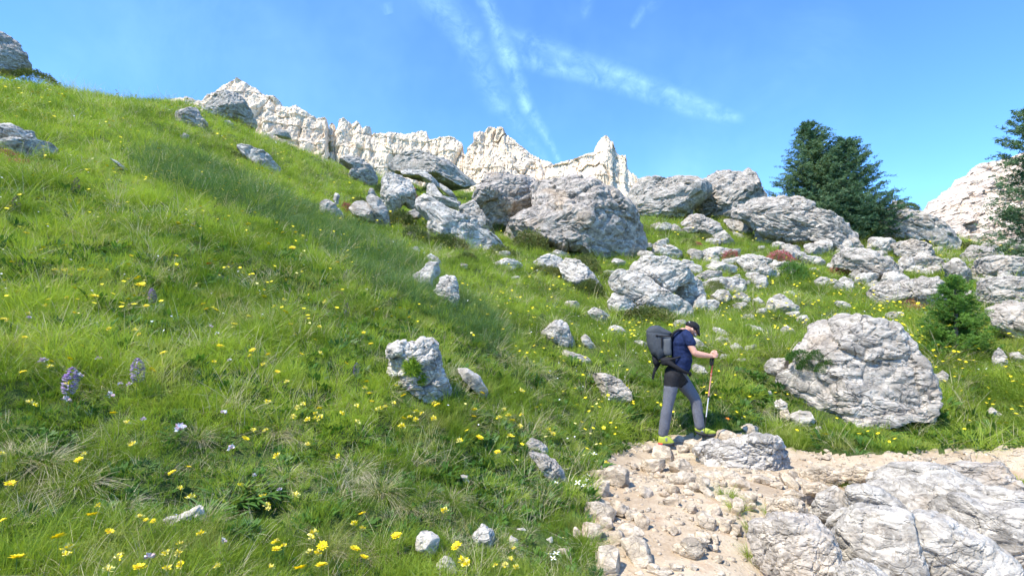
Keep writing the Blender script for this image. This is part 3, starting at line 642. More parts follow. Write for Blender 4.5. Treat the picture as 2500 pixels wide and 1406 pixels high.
('7', '305 605 345 598 360 630 330 650 310 640', 'third white stone of the spill, blocky', K(name='stone', mat=ROCKD)),
('7', '350 630 400 605 455 612 485 655 440 675 370 665', 'largest white stone of the spill at the foot of the huge boulder', K(mat=ROCKL)),
('7', '480 680 505 678 520 708 495 712', 'lowest small white stone of the spill', K(name='stone', mat=ROCKL)),
('7', '120 672 160 665 205 685 190 712 140 705', 'white stone in the grass edge behind the trail boulder', K(name='stone', mat=ROCKL)),
('7', '-110 850 -120 800 -60 762 0 755 100 740 200 718 300 738 362 790 402 850 412 902 330 895 300 905 230 938 150 925 60 885 0 905', 'pitted grey white boulder beside the feet of the hiker', K(name='boulder', Y=6.1, base=(1850, 1150), mat=ROCKL, thick=.8, level=6, sink=.3)),
('7', '-110 905 -60 915 0 908 80 915 150 962 250 1002 310 1035 300 1060 200 1060 150 1060 90 1010 0 965 -110 960', 'low beige ribbed ledge below the pitted boulder', K(name='ledge', Y=5.3, mat=ROCKD, thick=1.2, sink=.6)),
('7', '155 1172 200 1145 350 1138 470 1150 540 1200 572 1262 592 1480 450 1500 280 1440 210 1345 170 1245', 'brown sided block with a bright rim at the trail edge', K(name='boulder', Y=3.45, mat=ROCKK, thick=1., level=6, rough=.65, bed=.9, foot=True, push=.2)),
('7', '565 1215 610 1150 680 1080 780 1068 900 1088 947 1112 962 1200 1005 1335 960 1480 600 1480 580 1300', 'tilted pale slab with dark pockets in the middle of the slab heap', K(name='slab_stone', Y=3.55, mat=ROCKS, thick=1.1, level=6, rough=.42, push=.2)),
('7', '945 1115 1020 1120 1130 1160 1200 1200 1330 1262 1470 1370 1500 1480 980 1480 1012 1340 970 1212', 'long bluish white slab dipping towards the camera with a dark slot', K(name='slab_stone', Y=3.4, mat=ROCKS, thick=1.1, level=6, rough=.42, push=.2)),
('7', '1010 1082 1070 1030 1180 1018 1280 1060 1330 1082 1450 1070 1560 1100 1570 1320 1460 1345 1330 1255 1200 1195 1080 1135', 'broad bluish slab behind the long dipping one', K(name='slab_stone', Y=3.95, mat=ROCKS, thick=1., level=6, rough=.42, push=.2)),
('7', '740 935 850 870 980 868 1100 880 1180 930 1300 980 1342 1022 1330 1082 1270 1062 1180 1015 1050 1045 960 1055 880 1055 800 992', 'long whale backed slab at the rear of the slab heap', K(name='slab_stone', Y=4.9, mat=ROCKS, thick=.9, level=6, rough=.42)),
('7', '1100 862 1250 858 1380 870 1450 930 1496 1010 1560 1065 1400 1075 1340 1055 1300 975 1180 925', 'grey angular block at the rear corner of the slab heap', K(name='boulder', Y=5.2, mat=ROCK, thick=.9)),
('7', '622 1042 650 980 720 968 790 988 850 1030 890 1060 940 1095 830 1080 740 1062 640 1075', 'small wedge slab lying on the middle slab', K(name='slab_stone', Y=4.2, mat=ROCKS, thick=1., rough=.6)),
('7', '468 1082 500 1020 570 988 622 1018 632 1062 560 1092 530 1145 480 1125', 'blocky grey stone between beige rubble and slab heap', K(name='boulder', Y=4.4, mat=ROCKS)),
('7', '248 1082 280 1040 360 1028 422 1050 452 1110 430 1142 340 1138 280 1122', 'rounded pale block behind the brown sided block', K(name='boulder', Y=4.3, mat=ROCKD)),
('7', '540 1135 600 1088 645 1080 610 1150 570 1205 535 1180', 'narrow block wedged behind the middle slab', K(Y=4.0, mat=ROCKS)),
('7', '590 1380 680 1348 760 1378 812 1420 810 1480 600 1480', 'low pale block at the bottom of the slab heap', K(Y=3.0, mat=ROCKS, thick=1.1)),
('7', '560 1130 640 1060 760 990 1000 960 1300 1000 1560 1040 1580 1480 560 1480', 'low bedrock mass showing in the gaps of the slab heap', K(name='bedrock', Y=4.55, mat=ROCKS, thick=.5, rough=.5, push=.0)),
('7', '410 900 500 870 560 890 640 930 600 960 500 950 430 935', 'beige rubble block on the trail shoulder beside the pitted boulder', K(Y=5.7, mat=ROCKD)),
('7', '560 905 680 880 800 880 820 930 720 965 620 960', 'beige ribbed ledge on the trail shoulder', K(name='ledge', Y=5.6, mat=ROCKD)),
('7', '420 960 500 950 560 985 500 1020 430 1000', 'beige block in the gap before the slab heap', K(Y=4.9, mat=ROCKD)),
('7', '320 1010 370 990 440 1020 420 1050 350 1035', 'small beige block next to the rounded pale block', K(name='stone', Y=4.8, mat=ROCKD)),
]
for reg, pl, lb, kw in TAB:
    if kw is None: continue
    rock(P(reg, pl), lb, **kw)
# white and beige stones set in the trail: x, y, width, height, tilt in region 6 pixels
PS = [(1165, 445, 170, 110, .3, 'rounded beige stone under the rear boot'), (1065, 520, 160, 150, .2, 'pyramid shaped beige stone in the middle of the trail'),
(1290, 545, 170, 110, .0, 'ribbed beige stone next to the grass tuft on the trail'), (1300, 630, 240, 100, .1, 'wide beige stone forming a step across the trail'),
(1470, 665, 100, 150, .1, 'upright whitish stone beside the wide step'), (1400, 695, 90, 80, 0, 'small block in front of the wide step'),
(1210, 700, 64, 54, 0, 'little white stone in front of the wide step'), (790, 620, 220, 150, .4, 'big split beige stone at the meadow side of the trail'),
(690, 700, 130, 130, .3, 'pale stone at the grassy trail edge below the split stone'), (740, 755, 60, 40, 0, 'thin white chip near the grassy trail edge'),
(680, 880, 190, 180, .1, 'large pale stone at the grassy trail edge, halfway down'), (825, 860, 110, 130, .2, 'beige stone beside the large pale one on the trail'),
(730, 990, 110, 110, 0, 'speckled round stone below the large pale one'), (615, 1040, 170, 140, .5, 'whitish block leaning on the trail bank'),
(815, 1080, 100, 140, .1, 'narrow upright stone left of centre of the stone cluster'), (920, 1045, 170, 130, .3, 'pale stone with a dark notch in the trail cluster'),
(960, 1180, 230, 170, .5, 'largest beige stone in the trail cluster'), (1015, 970, 90, 150, -.6, 'thin slanting stone above the trail cluster'),
(1385, 1150, 170, 170, .4, 'long rounded beige boulder sunk in the lower trail'), (1495, 970, 150, 120, .3, 'pale round stone toward the herb tuft on the trail'),
(1640, 1010, 110, 90, -.2, 'yellowish stone near the brown sided block'), (1730, 1035, 90, 90, .2, 'second yellowish stone touching the herb edge'),
(1475, 1085, 120, 90, .4, 'flat stone above the long rounded boulder'), (1555, 885, 110, 120, .1, 'stone against the herb tuft on the trail'),
(1255, 775, 48, 38, 0, 'single small pebble lying in the open dirt'), (745, 1270, 180, 200, .3, 'large pale ledge at the lower trail edge'),
(980, 1375, 80, 70, 0, 'white stone at the very bottom of the trail'), (1655, 312, 170, 90, 0, 'beige stone ahead of the front boot'),
(1835, 275, 130, 80, 0, 'whitish stone at the grass edge beyond the front boot'), (1275, 335, 110, 60, 0, 'small stone between the two boots'),
(1400, 392, 230, 96, .0, 'flat beige slab under the front boot'), (1690, 965, 60, 40, 0, 'tiny stone above the yellowish pair'),
(1130, 625, 80, 40, 0, 'small stone beside the pyramid shaped one'), (1040, 412, 80, 50, 0, 'small stone at the trail edge behind the rear boot'),
(505, 1060, 60, 100, .2, 'narrow stone in the soil bank'), (588, 940, 50, 50, 0, 'small pale stone on the trail bank'), (392, 1205, 70, 55, 0, 'oval cream stone on the brown soil'),
(1225, 1030, 120, 50, .6, 'thin slanting ledge beside the long rounded boulder'), (1555, 1110, 70, 80, 0, 'small angular stone near the lower herb edge'), (880, 600, 60, 50, 0, 'small stone in the upper trail dirt'),
(1350, 745, 80, 50, 0, 'low stone in the dirt before the upright stone'), (1530, 770, 60, 40, 0, 'flat chip by the herb tuft'), (930, 905, 110, 40, .3, 'thin stone ridge in the mid trail'), (1890, 640, 70, 70, 0, 'pale block on the beige ledge'), (1975, 670, 80, 60, 0, 'small block beside the pitted boulder foot')]
for cx, cy, w, h, tl, lb in PS:
    lb = lb.replace(' left of centre of', ' inside')
    rock(blob(1250 + cx / 3.153, 960 + cy / 3.153 + 3, w / 3.153 * 1.3, h / 3.153 * 1.05, tl, 0, 8), lb, name='trail_stone', cat='stone', mat=ROCKD, rough=.26, hard=9, thick=1.15, sink=.8, drop=.27, cut=1.6, topcut=.7, level=5 if w * h > 17000 else 4)
# named places by which small things are told apart
LM = [(1020, 905, 'the mossy white rock'), (1155, 935, 'the smooth half sunk grey stone'), (372, 715, 'the highest orchid'), (337, 890, 'the orchid with pink clovers'), (173, 917, 'the largest orchid'), (1045, 1330, 'the angular white stone'), (1090, 1385, 'the round white stone'),
(1180, 1310, 'the pointed white stone'), (1330, 1120, 'the two part grey stone on the bank'), (1365, 810, 'the grey hooded rock'), (1462, 768, 'the egg shaped rock'), (1060, 690, 'the forked white boulder'), (60, 350, 'the broad meadow ledge rock'), (640, 390, 'the tilted rock with roses'), (460, 290, 'the blocky upper boulder'),
(1470, 1150, 'the trail bend'), (1500, 950, 'the pinkish grey rock'), (1640, 1075, 'the boots of the hiker'), (2355, 800, 'the young larch'), (2090, 890, 'the huge rounded boulder'), (1912, 742, 'the domed blue grey rock'), (1600, 720, 'the long tilted slab'), (1760, 745, 'the bright white round stone'), (1760, 620, 'the wide white ledge rock'), (1780, 655, 'the layered white rock'),
(1845, 645, 'the notched white boulder'), (2110, 645, 'the long grey boulder'), (2165, 715, 'the rose cornered grey boulder'), (2045, 697, 'the wedge shaped grey rock'), (1700, 550, 'the ribbed terrace boulder'), (1770, 580, 'the smooth grey block'), (1950, 560, 'the sloping crag'), (2200, 590, 'the broad outcrop'), (1400, 680, 'the striped pale boulder'), (1240, 648, 'the low whitish rock'), (1380, 560, 'the biggest boulder'),
(2310, 590, 'the outcrop corner block'), (2340, 665, 'the rock by the larch tip'), (1120, 590, 'the long rock face'), (860, 525, 'the twin stones'), (1700, 640, 'the knobbly white boulder'), (1840, 800, 'the yellow flower patch'), (450, 1250, 'the dark hole in the bank'), (110, 1160, 'the straw clump at the meadow edge'), (870, 1190, 'the big hanging tussock'), (690, 1080, 'the upper hanging tussock'), (1240, 1150, 'the leafy herb patch'), (690, 762, 'the tallest yellow daisy'), (730, 1385, 'the wide yellow daisy')]
def whr(x, y):
    k = min(LM, key=lambda q: (q[0] - x) ** 2 + (q[1] - y) ** 2 * 1.6); dx, dy = x - k[0], y - k[1]
    if abs(dy) > abs(dx) * .8: return ('downhill of ' if dy > 0 else 'uphill of ') + k[2]
    return ('beside ' if abs(dx) < 45 else 'near ') + k[2]
rg = np.random.default_rng(15); _tl = [(1585, 1125, 'the trail stones behind the boots'), (1600, 1230, 'the middle of the trail'), (1500, 1330, 'the stone cluster in the trail'), (1700, 1330, 'the long rounded boulder in the trail'), (1790, 1230, 'the herb tuft on the trail'), (1840, 1130, 'the pitted boulder'), (1960, 1180, 'the beige rubble shoulder'), (1930, 1240, 'the rounded pale block'), (2080, 1140, 'the rear of the slab heap'), (2330, 1110, 'the far arm of the trail')]
_k = 0
while _k < 95:
    if _k < 45: x, y = rg.uniform(1450, 1830), rg.uniform(1085, 1400)
    elif _k < 80: x, y = rg.uniform(1790, 2080), rg.uniform(1150, 1270)
    else: x, y = rg.uniform(2000, 2480), rg.uniform(1095, 1130)
    _k += 1; w = rg.uniform(14, 46) * (.6 + .5 * (y - 1080) / 300) * (1.5 if 45 <= _k < 80 else 1); c = min(_tl, key=lambda q: (q[0] - x) ** 2 + (q[1] - y) ** 2)
    sz = 'small' if w < 20 else 'medium sized' if w < 34 else 'larger'
    rock(blob(x, y, w * rg.uniform(1.1, 1.7), w * rg.uniform(.6, .9), rg.uniform(-.3, .5), _k, 8), '%s angular beige stone set in the dirt near %s' % (sz, c[2]), name='trail_stone', cat='stone', group='angular stones set in the dirt trail', mat=ROCKD, rough=.3, hard=9, thick=1.2, sink=.8, drop=.33, cut=1, topcut=.6, level=4)
rg = np.random.default_rng(5)
SM = [(1395, 745, 30), (1760, 810, 30), (1825, 775, 26), (1700, 625, 34), (1850, 640, 34), (1930, 720, 30), (2010, 690, 40), (1960, 780, 30), (2060, 745, 34), (1690, 560, 30), (1620, 555, 30), (1740, 590, 26), (1890, 560, 34), (1995, 570, 30), (1260, 680, 22), (1130, 650, 24), (1010, 610, 22), (1480, 610, 26), (1580, 625, 40), (1640, 615, 46), (1900, 600, 34), (1940, 620, 30), (2000, 640, 30), (2240, 640, 40), (2290, 650, 34), (2370, 720, 40), (2130, 700, 30), (2185, 770, 34), (1830, 850, 24), (1770, 870, 20), (1800, 830, 22), (1860, 760, 24), (1510, 640, 30), (1740, 700, 36), (1650, 700, 30), (2050, 600, 44), (1985, 610, 36), (2110, 625, 40), (1620, 590, 26), (1230, 620, 22)]
for _ in range(150):
    t = rg.uniform(0, 1)
    if t < .55: SM.append((rg.uniform(1560, 2480), 0, rg.uniform(14, 46)))
    elif t < .8: SM.append((rg.uniform(1560, 1860), 1, rg.uniform(14, 36)))
    else: SM.append((rg.uniform(2130, 2500), 2, rg.uniform(20, 52)))
for k, (x, y, w) in enumerate(SM):
    if y == 0: y = rg.uniform(585, 700) + max(0, x - 2000) * .06
    elif y == 1: y = rg.uniform(600, 760)
    elif y == 2: y = rg.uniform(625, 700)
    hh = rg.uniform(.45, .8); shp = 'flat' if hh < .55 else 'rounded' if hh < .68 else 'blocky'; sz = 'tiny' if w < 22 else 'small' if w < 34 else 'fist like'
    rock(blob(x, y, w * rg.uniform(1., 1.6), w * hh, rg.uniform(-.3, .4), k), '%s %s pale stone %s' % (sz.replace('fist like', 'bigger'), shp, whr(x, y)), name='stone', group='small stones scattered between the boulders', mat=ROCKL if k % 3 else ROCK, thick=1.2, level=3 if w < 30 else 4)
# ---------------------------------------------------------------- distant rock walls
def mountain(prof, Yb, Yt, base_py, mat, seed, amp=1., nu=460, nv=120, label=None):
    """A solid ridge: skyline measured against the sky, a face that leans back, buttresses, gullies and a back slope."""
    pr = np.array(prof, float); px = np.linspace(pr[0, 0], pr[-1, 0], nu); py = np.interp(px, pr[:, 0], pr[:, 1])
    d = np.array([ray(a, c) for a, c in zip(px, py)])
    top = EYE + d * Yt; bx = EYE + np.array([ray(a, base_py) for a in px]) * Yb
    s = np.linspace(0, 1, nv)[None, :, None] ** .9
    V_ = bx[:, None] * (1 - s) + top[:, None] * s
    q = V_.reshape(-1, 3)
    col = fbm(np.stack([q[:, 0] * .045, q[:, 1] * .02, q[:, 2] * .010], -1), 4, seed, .58, True)
    f1, f21, c = worley(np.stack([q[:, 0] * .055, q[:, 1] * .03, q[:, 2] * .022], -1) + .4 * vnoise(q * .05, seed)[:, None], seed)
    g1, g21, c2 = worley(q * np.array([.22, .1, .13]), seed + 3)
    dep = -13 * (col - .6) + 9 * (c - .5) + 5 * (1 - smooth01(f21, 0, .3)) + 1.6 * (c2 - .5) + 2.2 * smooth01((q[:, 2] * .055 + .9 * vnoise(q * .02, seed + 2)) % 1., 0, .8) + 1.2 * (1 - smooth01(g21, 0, .15)) + 2.0 * fbm(q * np.array([.3, .3, .14]), 4, seed + 8, .6, True)
    sv = np.broadcast_to(s, V_.shape)[..., 0].ravel()
    q = q.copy(); q[:, 1] += dep * amp * (1 - sv * .55)
    q[:, 0] += 1.6 * amp * fbm(q * .12, 3, seed + 4); q[:, 2] += .7 * amp * fbm(q * np.array([.2, .1, .1]), 3, seed + 6) * (sv > .02)
    q = q.reshape(nu, nv, 3)
    # pinnacled crest
    jag = 1.1 * amp * fbm(np.stack([px * .22, px * 0, px * 0], -1), 4, seed + 9); q[:, -1, 2] += jag; q[:, -2, 2] += jag * .6; q[:, -3, 2] += jag * .3
    back = []
    for k, (dy, dz) in enumerate([(5, 0), (20, 18), (50, 60), (90, 140)]):
        bk = q[:, -1].copy(); bk[:, 1] += dy; bk[:, 2] -= dz; back.append(bk)
    q = np.concatenate([q, np.stack(back, 1)], 1)
    o = link('mountain', mesh('mountain', q.reshape(-1, 3), grid_faces(nu, nv + 4)[:, ::-1], (mat,), False)); tag(o, kind='structure')
    return o
mountain([(395, 244), (425, 238), (478, 243), (500, 232), (520, 228), (545, 218), (570, 198), (582, 193), (600, 203), (625, 215), (640, 232), (675, 240), (690, 262), (700, 264), (728, 263), (757, 281), (775, 290), (795, 287), (799, 330), (803, 345)], 420, 470, 470, CLIFF, 3)
mountain([(798, 420), (803, 345), (806, 308), (815, 304), (818, 330), (830, 297), (845, 294), (862, 306), (872, 296), (888, 318), (904, 310), (908, 330), (935, 330), (960, 328), (1000, 330), (1018, 322), (1042, 322), (1047, 345), (1090, 338), (1110, 340), (1128, 352), (1133, 376), (1142, 390)], 440, 480, 560, CLIFF, 13)
mountain([(1130, 400), (1140, 365), (1155, 352), (1158, 325), (1180, 322), (1198, 305), (1225, 315), (1255, 345), (1290, 370), (1340, 400), (1372, 418), (1400, 440)], 400, 470, 560, CLIFF, 23)
mountain([(1330, 430), (1355, 402), (1400, 390), (1430, 382), (1448, 376), (1458, 352), (1470, 336), (1478, 331), (1493, 345), (1500, 366), (1512, 380), (1525, 384), (1532, 412), (1545, 425), (1560, 440), (1575, 490)], 370, 430, 600, CLIFF, 33, .8)
mountain([(2170, 570), (2245, 518), (2280, 490), (2310, 468), (2340, 440), (2370, 418), (2395, 400), (2430, 396), (2480, 380), (2560, 350), (2700, 330)], 520, 640, 640, CLIFF2, 43, 1.9)
# ---------------------------------------------------------------- where heath and alpine roses grow
SH = [  # pixel of the foot, width, height in photograph pixels, what it stands beside
(880, 510, 75, 30, 'brown green heath shrub under the ridge boulder at the meadow top'), (930, 485, 50, 40, 'dark heath clump between the ridge boulder and ragged outcrop'), (975, 555, 80, 45, 'dark green heath below the ragged outcrop'),
(1010, 590, 85, 40, 'heath mat beside the flat grey slab'), (1090, 605, 110, 35, 'brownish heath along the foot of the long rock face'), (1220, 625, 95, 28, 'heath cushion at the tip of the long rock face'),
(1290, 610, 100, 50, 'heath shrub under the near side of the biggest boulder'), (1225, 568, 50, 40, 'small heath clump in the notch of the biggest boulder'), (1330, 675, 95, 28, 'reddish heath below the white rock'),
(1430, 670, 80, 50, 'tall heath mound under the biggest boulder'), (1440, 725, 75, 45, 'dark heath beside the striped boulder'), (1050, 480, 60, 30, 'green heath in the hollow of the rib'),
(905, 545, 100, 28, 'yellowish heath on the meadow edge by the twin stones'), (1575, 788, 150, 42, 'wide heath mat under the long tilted slab'), (1430, 712, 60, 26, 'low heath clump at the foot of the striped boulder'),
(1930, 680, 85, 42, 'bright green juniper bush by the red flowering shrub'), (1720, 590, 60, 20, 'brown heath strip under the ribbed terrace boulder'), (1755, 545, 60, 20, 'heath on the terrace below the tall skyline block'),
(1960, 605, 60, 18, 'heath strip at the foot of the sloping crag'), (2110, 590, 34, 28, 'dark shrub in the cleft below the larches'), (2215, 615, 90, 26, 'green shrub strip across the broad outcrop'),
(1745, 715, 50, 30, 'brownish heath under the ridged white slab'), (1810, 660, 60, 26, 'low dark heath between the layered and the notched white rocks'), (1600, 655, 60, 22, 'heath by the knobbly white boulder'),
(1680, 600, 40, 18, 'small heath clump on the green terrace'), (2330, 610, 90, 22, 'dark scrub strip between the outcrop and the low grey rock'), (1140, 640, 60, 24, 'small heath clump uphill of the forked boulder'), (1560, 700, 40, 26, 'heath under the gap of the biggest boulder'),
(545, 375, 78, 20, 'brown heath beside the tilted rock with alpine roses'), (2215, 512, 50, 18, 'dwarf pine on the rocky knob behind the outcrop'), (1900, 790, 40, 16, 'low heath patch by the domed rock'), (1480, 690, 40, 22, 'heath beside the undercut base of the biggest boulder')]
RS = [(590, 376, 49, 16, 'red alpine rose at the upper end of the tilted rock'), (20, 390, 78, 18, 'pink red alpine rose tight against the broad meadow ledge rock'), (75, 408, 91, 12, 'low pink alpine rose strip below the broad ledge rock'),
    (842, 520, 33, 20, 'small crimson alpine rose next to the rounded twin stone'), (993, 485, 52, 26, 'faded red alpine rose inside the ragged outcrop'), (1905, 645, 67, 26, 'red alpine rose above the bright green juniper'), (2075, 672, 143, 18, 'long red alpine rose strip at the foot of the long grey boulder'),
    (2215, 755, 44, 26, 'crimson alpine rose at the corner of the grey boulder by the young larch'), (2240, 765, 65, 16, 'pale red alpine rose trailing from the crimson one'), (1650, 532, 52, 10, 'thin reddish shrub strip on the terrace under the flat topped crag'), (1785, 635, 46, 18, 'reddish shrub behind the wide white ledge rock'), (1700, 600, 28, 8, 'tiny red shrub on the terrace')]
for a, c, w, h, lb in SH + RS:
    _p = hit(a, c); _k = _p[1] / F * w / 2; _fw, _rr = frame(_p); FOOT.append((_p[0] + _fw[0] * _k * .3, _p[1] + _fw[1] * _k * .3, _k, _k * .7, _fw[0], _fw[1], -_k * .85, _k * .85, 0))
# ---------------------------------------------------------------- larches
def tube_rings(pts_, rad, n=8):
    pts_ = np.array(pts_, float); T = np.gradient(pts_, axis=0); T /= np.linalg.norm(T, axis=1)[:, None]
    ref = np.array([0, 0, 1.]) if abs(T[:, 2]).mean() < .8 else np.array([1., 0, 0])
    A = np.cross(T, ref); A /= np.maximum(np.linalg.norm(A, axis=1), 1e-9)[:, None]; B = np.cross(T, A)
    a = np.linspace(0, 2 * math.pi, n, endpoint=False)
    rad = np.broadcast_to(np.asarray(rad, float), (len(pts_),))
    v = pts_[:, None] + rad[:, None, None] * (A[:, None] * np.cos(a)[None, :, None] + B[:, None] * np.sin(a)[None, :, None])
    return v.reshape(-1, 3), grid_faces(len(pts_), n, True)
def join(L):
    vs, fs, o = [], [], 0
    for v, f in L: vs.append(v); fs.append(np.asarray(f) + o); o += len(v)
    return np.concatenate(vs), np.concatenate(fs)
def larch(base, H, rad, seed, label, nbr=170, nl=.13, needle=None, lean=(0, 0), bare=0., twig=11, low=.06, flat=.7, cat='tree', name='larch_tree', shift=None, group=None):
    rg = np.random.default_rng(seed); root = empty(name, base); tag(root, label, cat, group)
    zt = np.linspace(0, H, 14); tr = np.stack([lean[0] * (zt / H) ** 1.3 + .04 * H * .3 * np.sin(zt * 2.1 + seed), lean[1] * (zt / H), zt], -1)
    def trunk(z): return np.array([np.interp(z, zt, tr[:, k]) for k in range(3)])
    v, f = tube_rings(tr, .028 * H * (1 - zt / H) ** .8 + .004 * H, 10)
    link('trunk', mesh('trunk', v, f, (BARK,)), root)
    W, NV = [], []
    for i in range(nbr):
        h = low + (1 - low) * (i + rg.uniform(0, 1)) / nbr; h = min(h, .985); z = h * H
        L = rad(h) * rg.uniform(.62, 1.18) + .02 * H; az = rg.uniform(0, 2 * math.pi)
        if shift: L *= 1 + shift * math.cos(az) * (1 - h)
        p0 = trunk(z); m = 8; s = np.linspace(0, 1, m); up = rg.uniform(-.10, .16) + .5 * h ** 3
        b_ = np.stack([math.cos(az) * L * s, math.sin(az) * L * s, L * (up * s - .16 * np.sin(s * 3.1) * (1 - h) + .24 * s ** 3)], -1) + p0
        b_[1:] += rg.normal(0, .012 * L, (m - 1, 3))
        vv, ff = tube_rings(b_, .008 * H * .4 * (1.1 - s) * (1 - .6 * h), 4); W.append((vv, ff))
        pts2 = []
        nt = max(3, int(twig * (L / (.32 * H)) ** .7))
        for k in range(nt):
            t0 = rg.uniform(.12, 1) if k else 1.; a0 = np.array([np.interp(t0, s, b_[:, j]) for j in range(3)])
            aa = az + rg.choice([-1, 1]) * rg.uniform(.35, 1.2) if k else az; l = L * rg.uniform(.16, .36) * (1.15 - .5 * t0)
            e = a0 + l * np.array([math.cos(aa), math.sin(aa), rg.uniform(-.35, .45)]); q = np.linspace(0, 1, max(3, int(l / nl * 2.6)))[:, None]
            pts2.append(a0 + (e - a0) * q)
            if l > nl: W.append((np.array([a0, a0 + [0, 0, .004 * H * .3], e]), np.array([[0, 1, 2, 2]])))
        pp = np.concatenate(pts2 + [b_[2:]])
        if bare: pp = pp[rg.uniform(0, 1, len(pp)) > bare]
        NV.append(pp)
    C = np.concatenate(NV); C = np.repeat(C, 5, 0); n = len(C); C = C + rg.normal(0, nl * .22, (n, 3))
    d = rg.normal(size=(n, 3)); d[:, 2] = d[:, 2] * flat + .25; d /= np.linalg.norm(d, axis=1)[:, None]
    sd_ = np.cross(d, rg.normal(size=(n, 3))); sd_ /= np.linalg.norm(sd_, axis=1)[:, None]
    l = nl * rg.uniform(.6, 1.2, n)[:, None]; w = l * .11
    v = np.stack([C - sd_ * w - d * l * .3, C + sd_ * w - d * l * .3, C + d * l * .7], 1).reshape(-1, 3); f = np.arange(n * 3).reshape(-1, 3)
    wv, wf = join(W); o = len(v)
    link('crown', mesh('crown', np.concatenate([v, wv]), [f, wf + o], (needle or NEEDLE, BARK), False, np.concatenate([np.zeros(len(f)), np.ones(len(wf))])), root)
    return root
def tree_at(pbase, ptop, Y, **k):
    d = ray(*pbase); x = EYE[0] + d[0] * Y; g = hmap([x], [Y])[0]; tp = EYE + ray(*ptop) * Y
    return (x, Y, g - .15), tp[2] - g + .15, tp[0] - x
cone = lambda r, p=.8: (lambda h: r * (1 - h) ** p)
bs, H, dx = tree_at((1998, 500), (1975, 303), 28.5)
larch(bs, H, cone(.36 * H, .68), 3, 'taller of the two dark larches standing together on the crag', 420, .16, lean=(dx, 0), twig=13, low=.02)
bs, H, dx = tree_at((2062, 520), (2064, 345), 27.6)
larch(bs, H, cone(.40 * H, .66), 5, 'lower wide spreading larch leaning on its taller twin on the crag', 330, .17, lean=(dx, 0), twig=13, shift=.2, low=.02)
bs, H, dx = tree_at((2548, 600), (2500, 268), 17.5)
larch(bs, H, cone(.24 * H, .62), 8, 'tall sparse larch cut by the frame edge above the layered cliff', 190, .14, lean=(dx, 0), bare=.15, twig=12, low=.1)
h0 = hit(2362, 880); bs = (h0[0], h0[1] + .25, hmap([h0[0]], [h0[1] + .25])[0] - .05); tp = EYE + ray(2330, 678) * (h0[1] + .25)
larch(bs, tp[2] - bs[2], cone(.40 * (tp[2] - bs[2]), .62), 12, 'small bright green young larch on the slope beside the huge boulder', 190, .055, NEEDLEY, lean=(tp[0] - bs[0], 0), twig=15, low=.02, name='young_larch')
# ---------------------------------------------------------------- grass and herbs
SRC = bpy.data.collections.new('grass sources')      # not linked: only a source of instances
def blades(n, hgt, wid, spread, lean, droop, seed, seg=3, hv=.35, flat=False):
    rg = np.random.default_rng(seed); az = rg.uniform(0, 2 * math.pi, n); r = spread * np.sqrt(rg.uniform(0, 1, n))
    a2 = az + rg.normal(0, .5, n); base = np.stack([r * np.cos(az), r * np.sin(az), np.full(n, -.02)], -1)
    h = hgt * rg.uniform(1 - hv, 1 + hv, n); ln = lean * rg.uniform(.3, 1.5, n); dr = droop * rg.uniform(.3, 1.4, n)
    s = np.linspace(0, 1, seg + 1); D = np.stack([np.cos(a2), np.sin(a2), a2 * 0], -1)
    sw = rg.uniform(0, 2 * math.pi, n); S_ = np.stack([np.cos(sw), np.sin(sw), sw * 0], -1) if not flat else np.stack([-D[:, 1], D[:, 0], D[:, 0] * 0], -1)
    vs = []
    for k, t in enumerate(s):
        c = base + D * (h * (ln * t + dr * .6 * t * t))[:, None] + np.array([0, 0, 1.]) * (h * (t * (1 - .25 * ln) - dr * .75 * t * t) + .02 * t)[:, None]
        w = wid * ((1 - t) ** .6 if not flat else math.sin(max(.06, t ** .8) * math.pi * .94) + .04) * rg.uniform(.7, 1.3, n)
        vs += [c - S_ * w[:, None] / 2, c + S_ * w[:, None] / 2]
    v = np.stack(vs, 1); m = 2 * (seg + 1); f = []
    for k in range(seg): f.append(np.arange(n)[:, None] * m + np.array([2 * k, 2 * k + 1, 2 * k + 3, 2 * k + 2]))
    return v.reshape(-1, 3), np.concatenate(f)
def src(name, v, f, mat):
    o = bpy.data.objects.new(name, mesh(name, v, f, (mat,), True)); return o
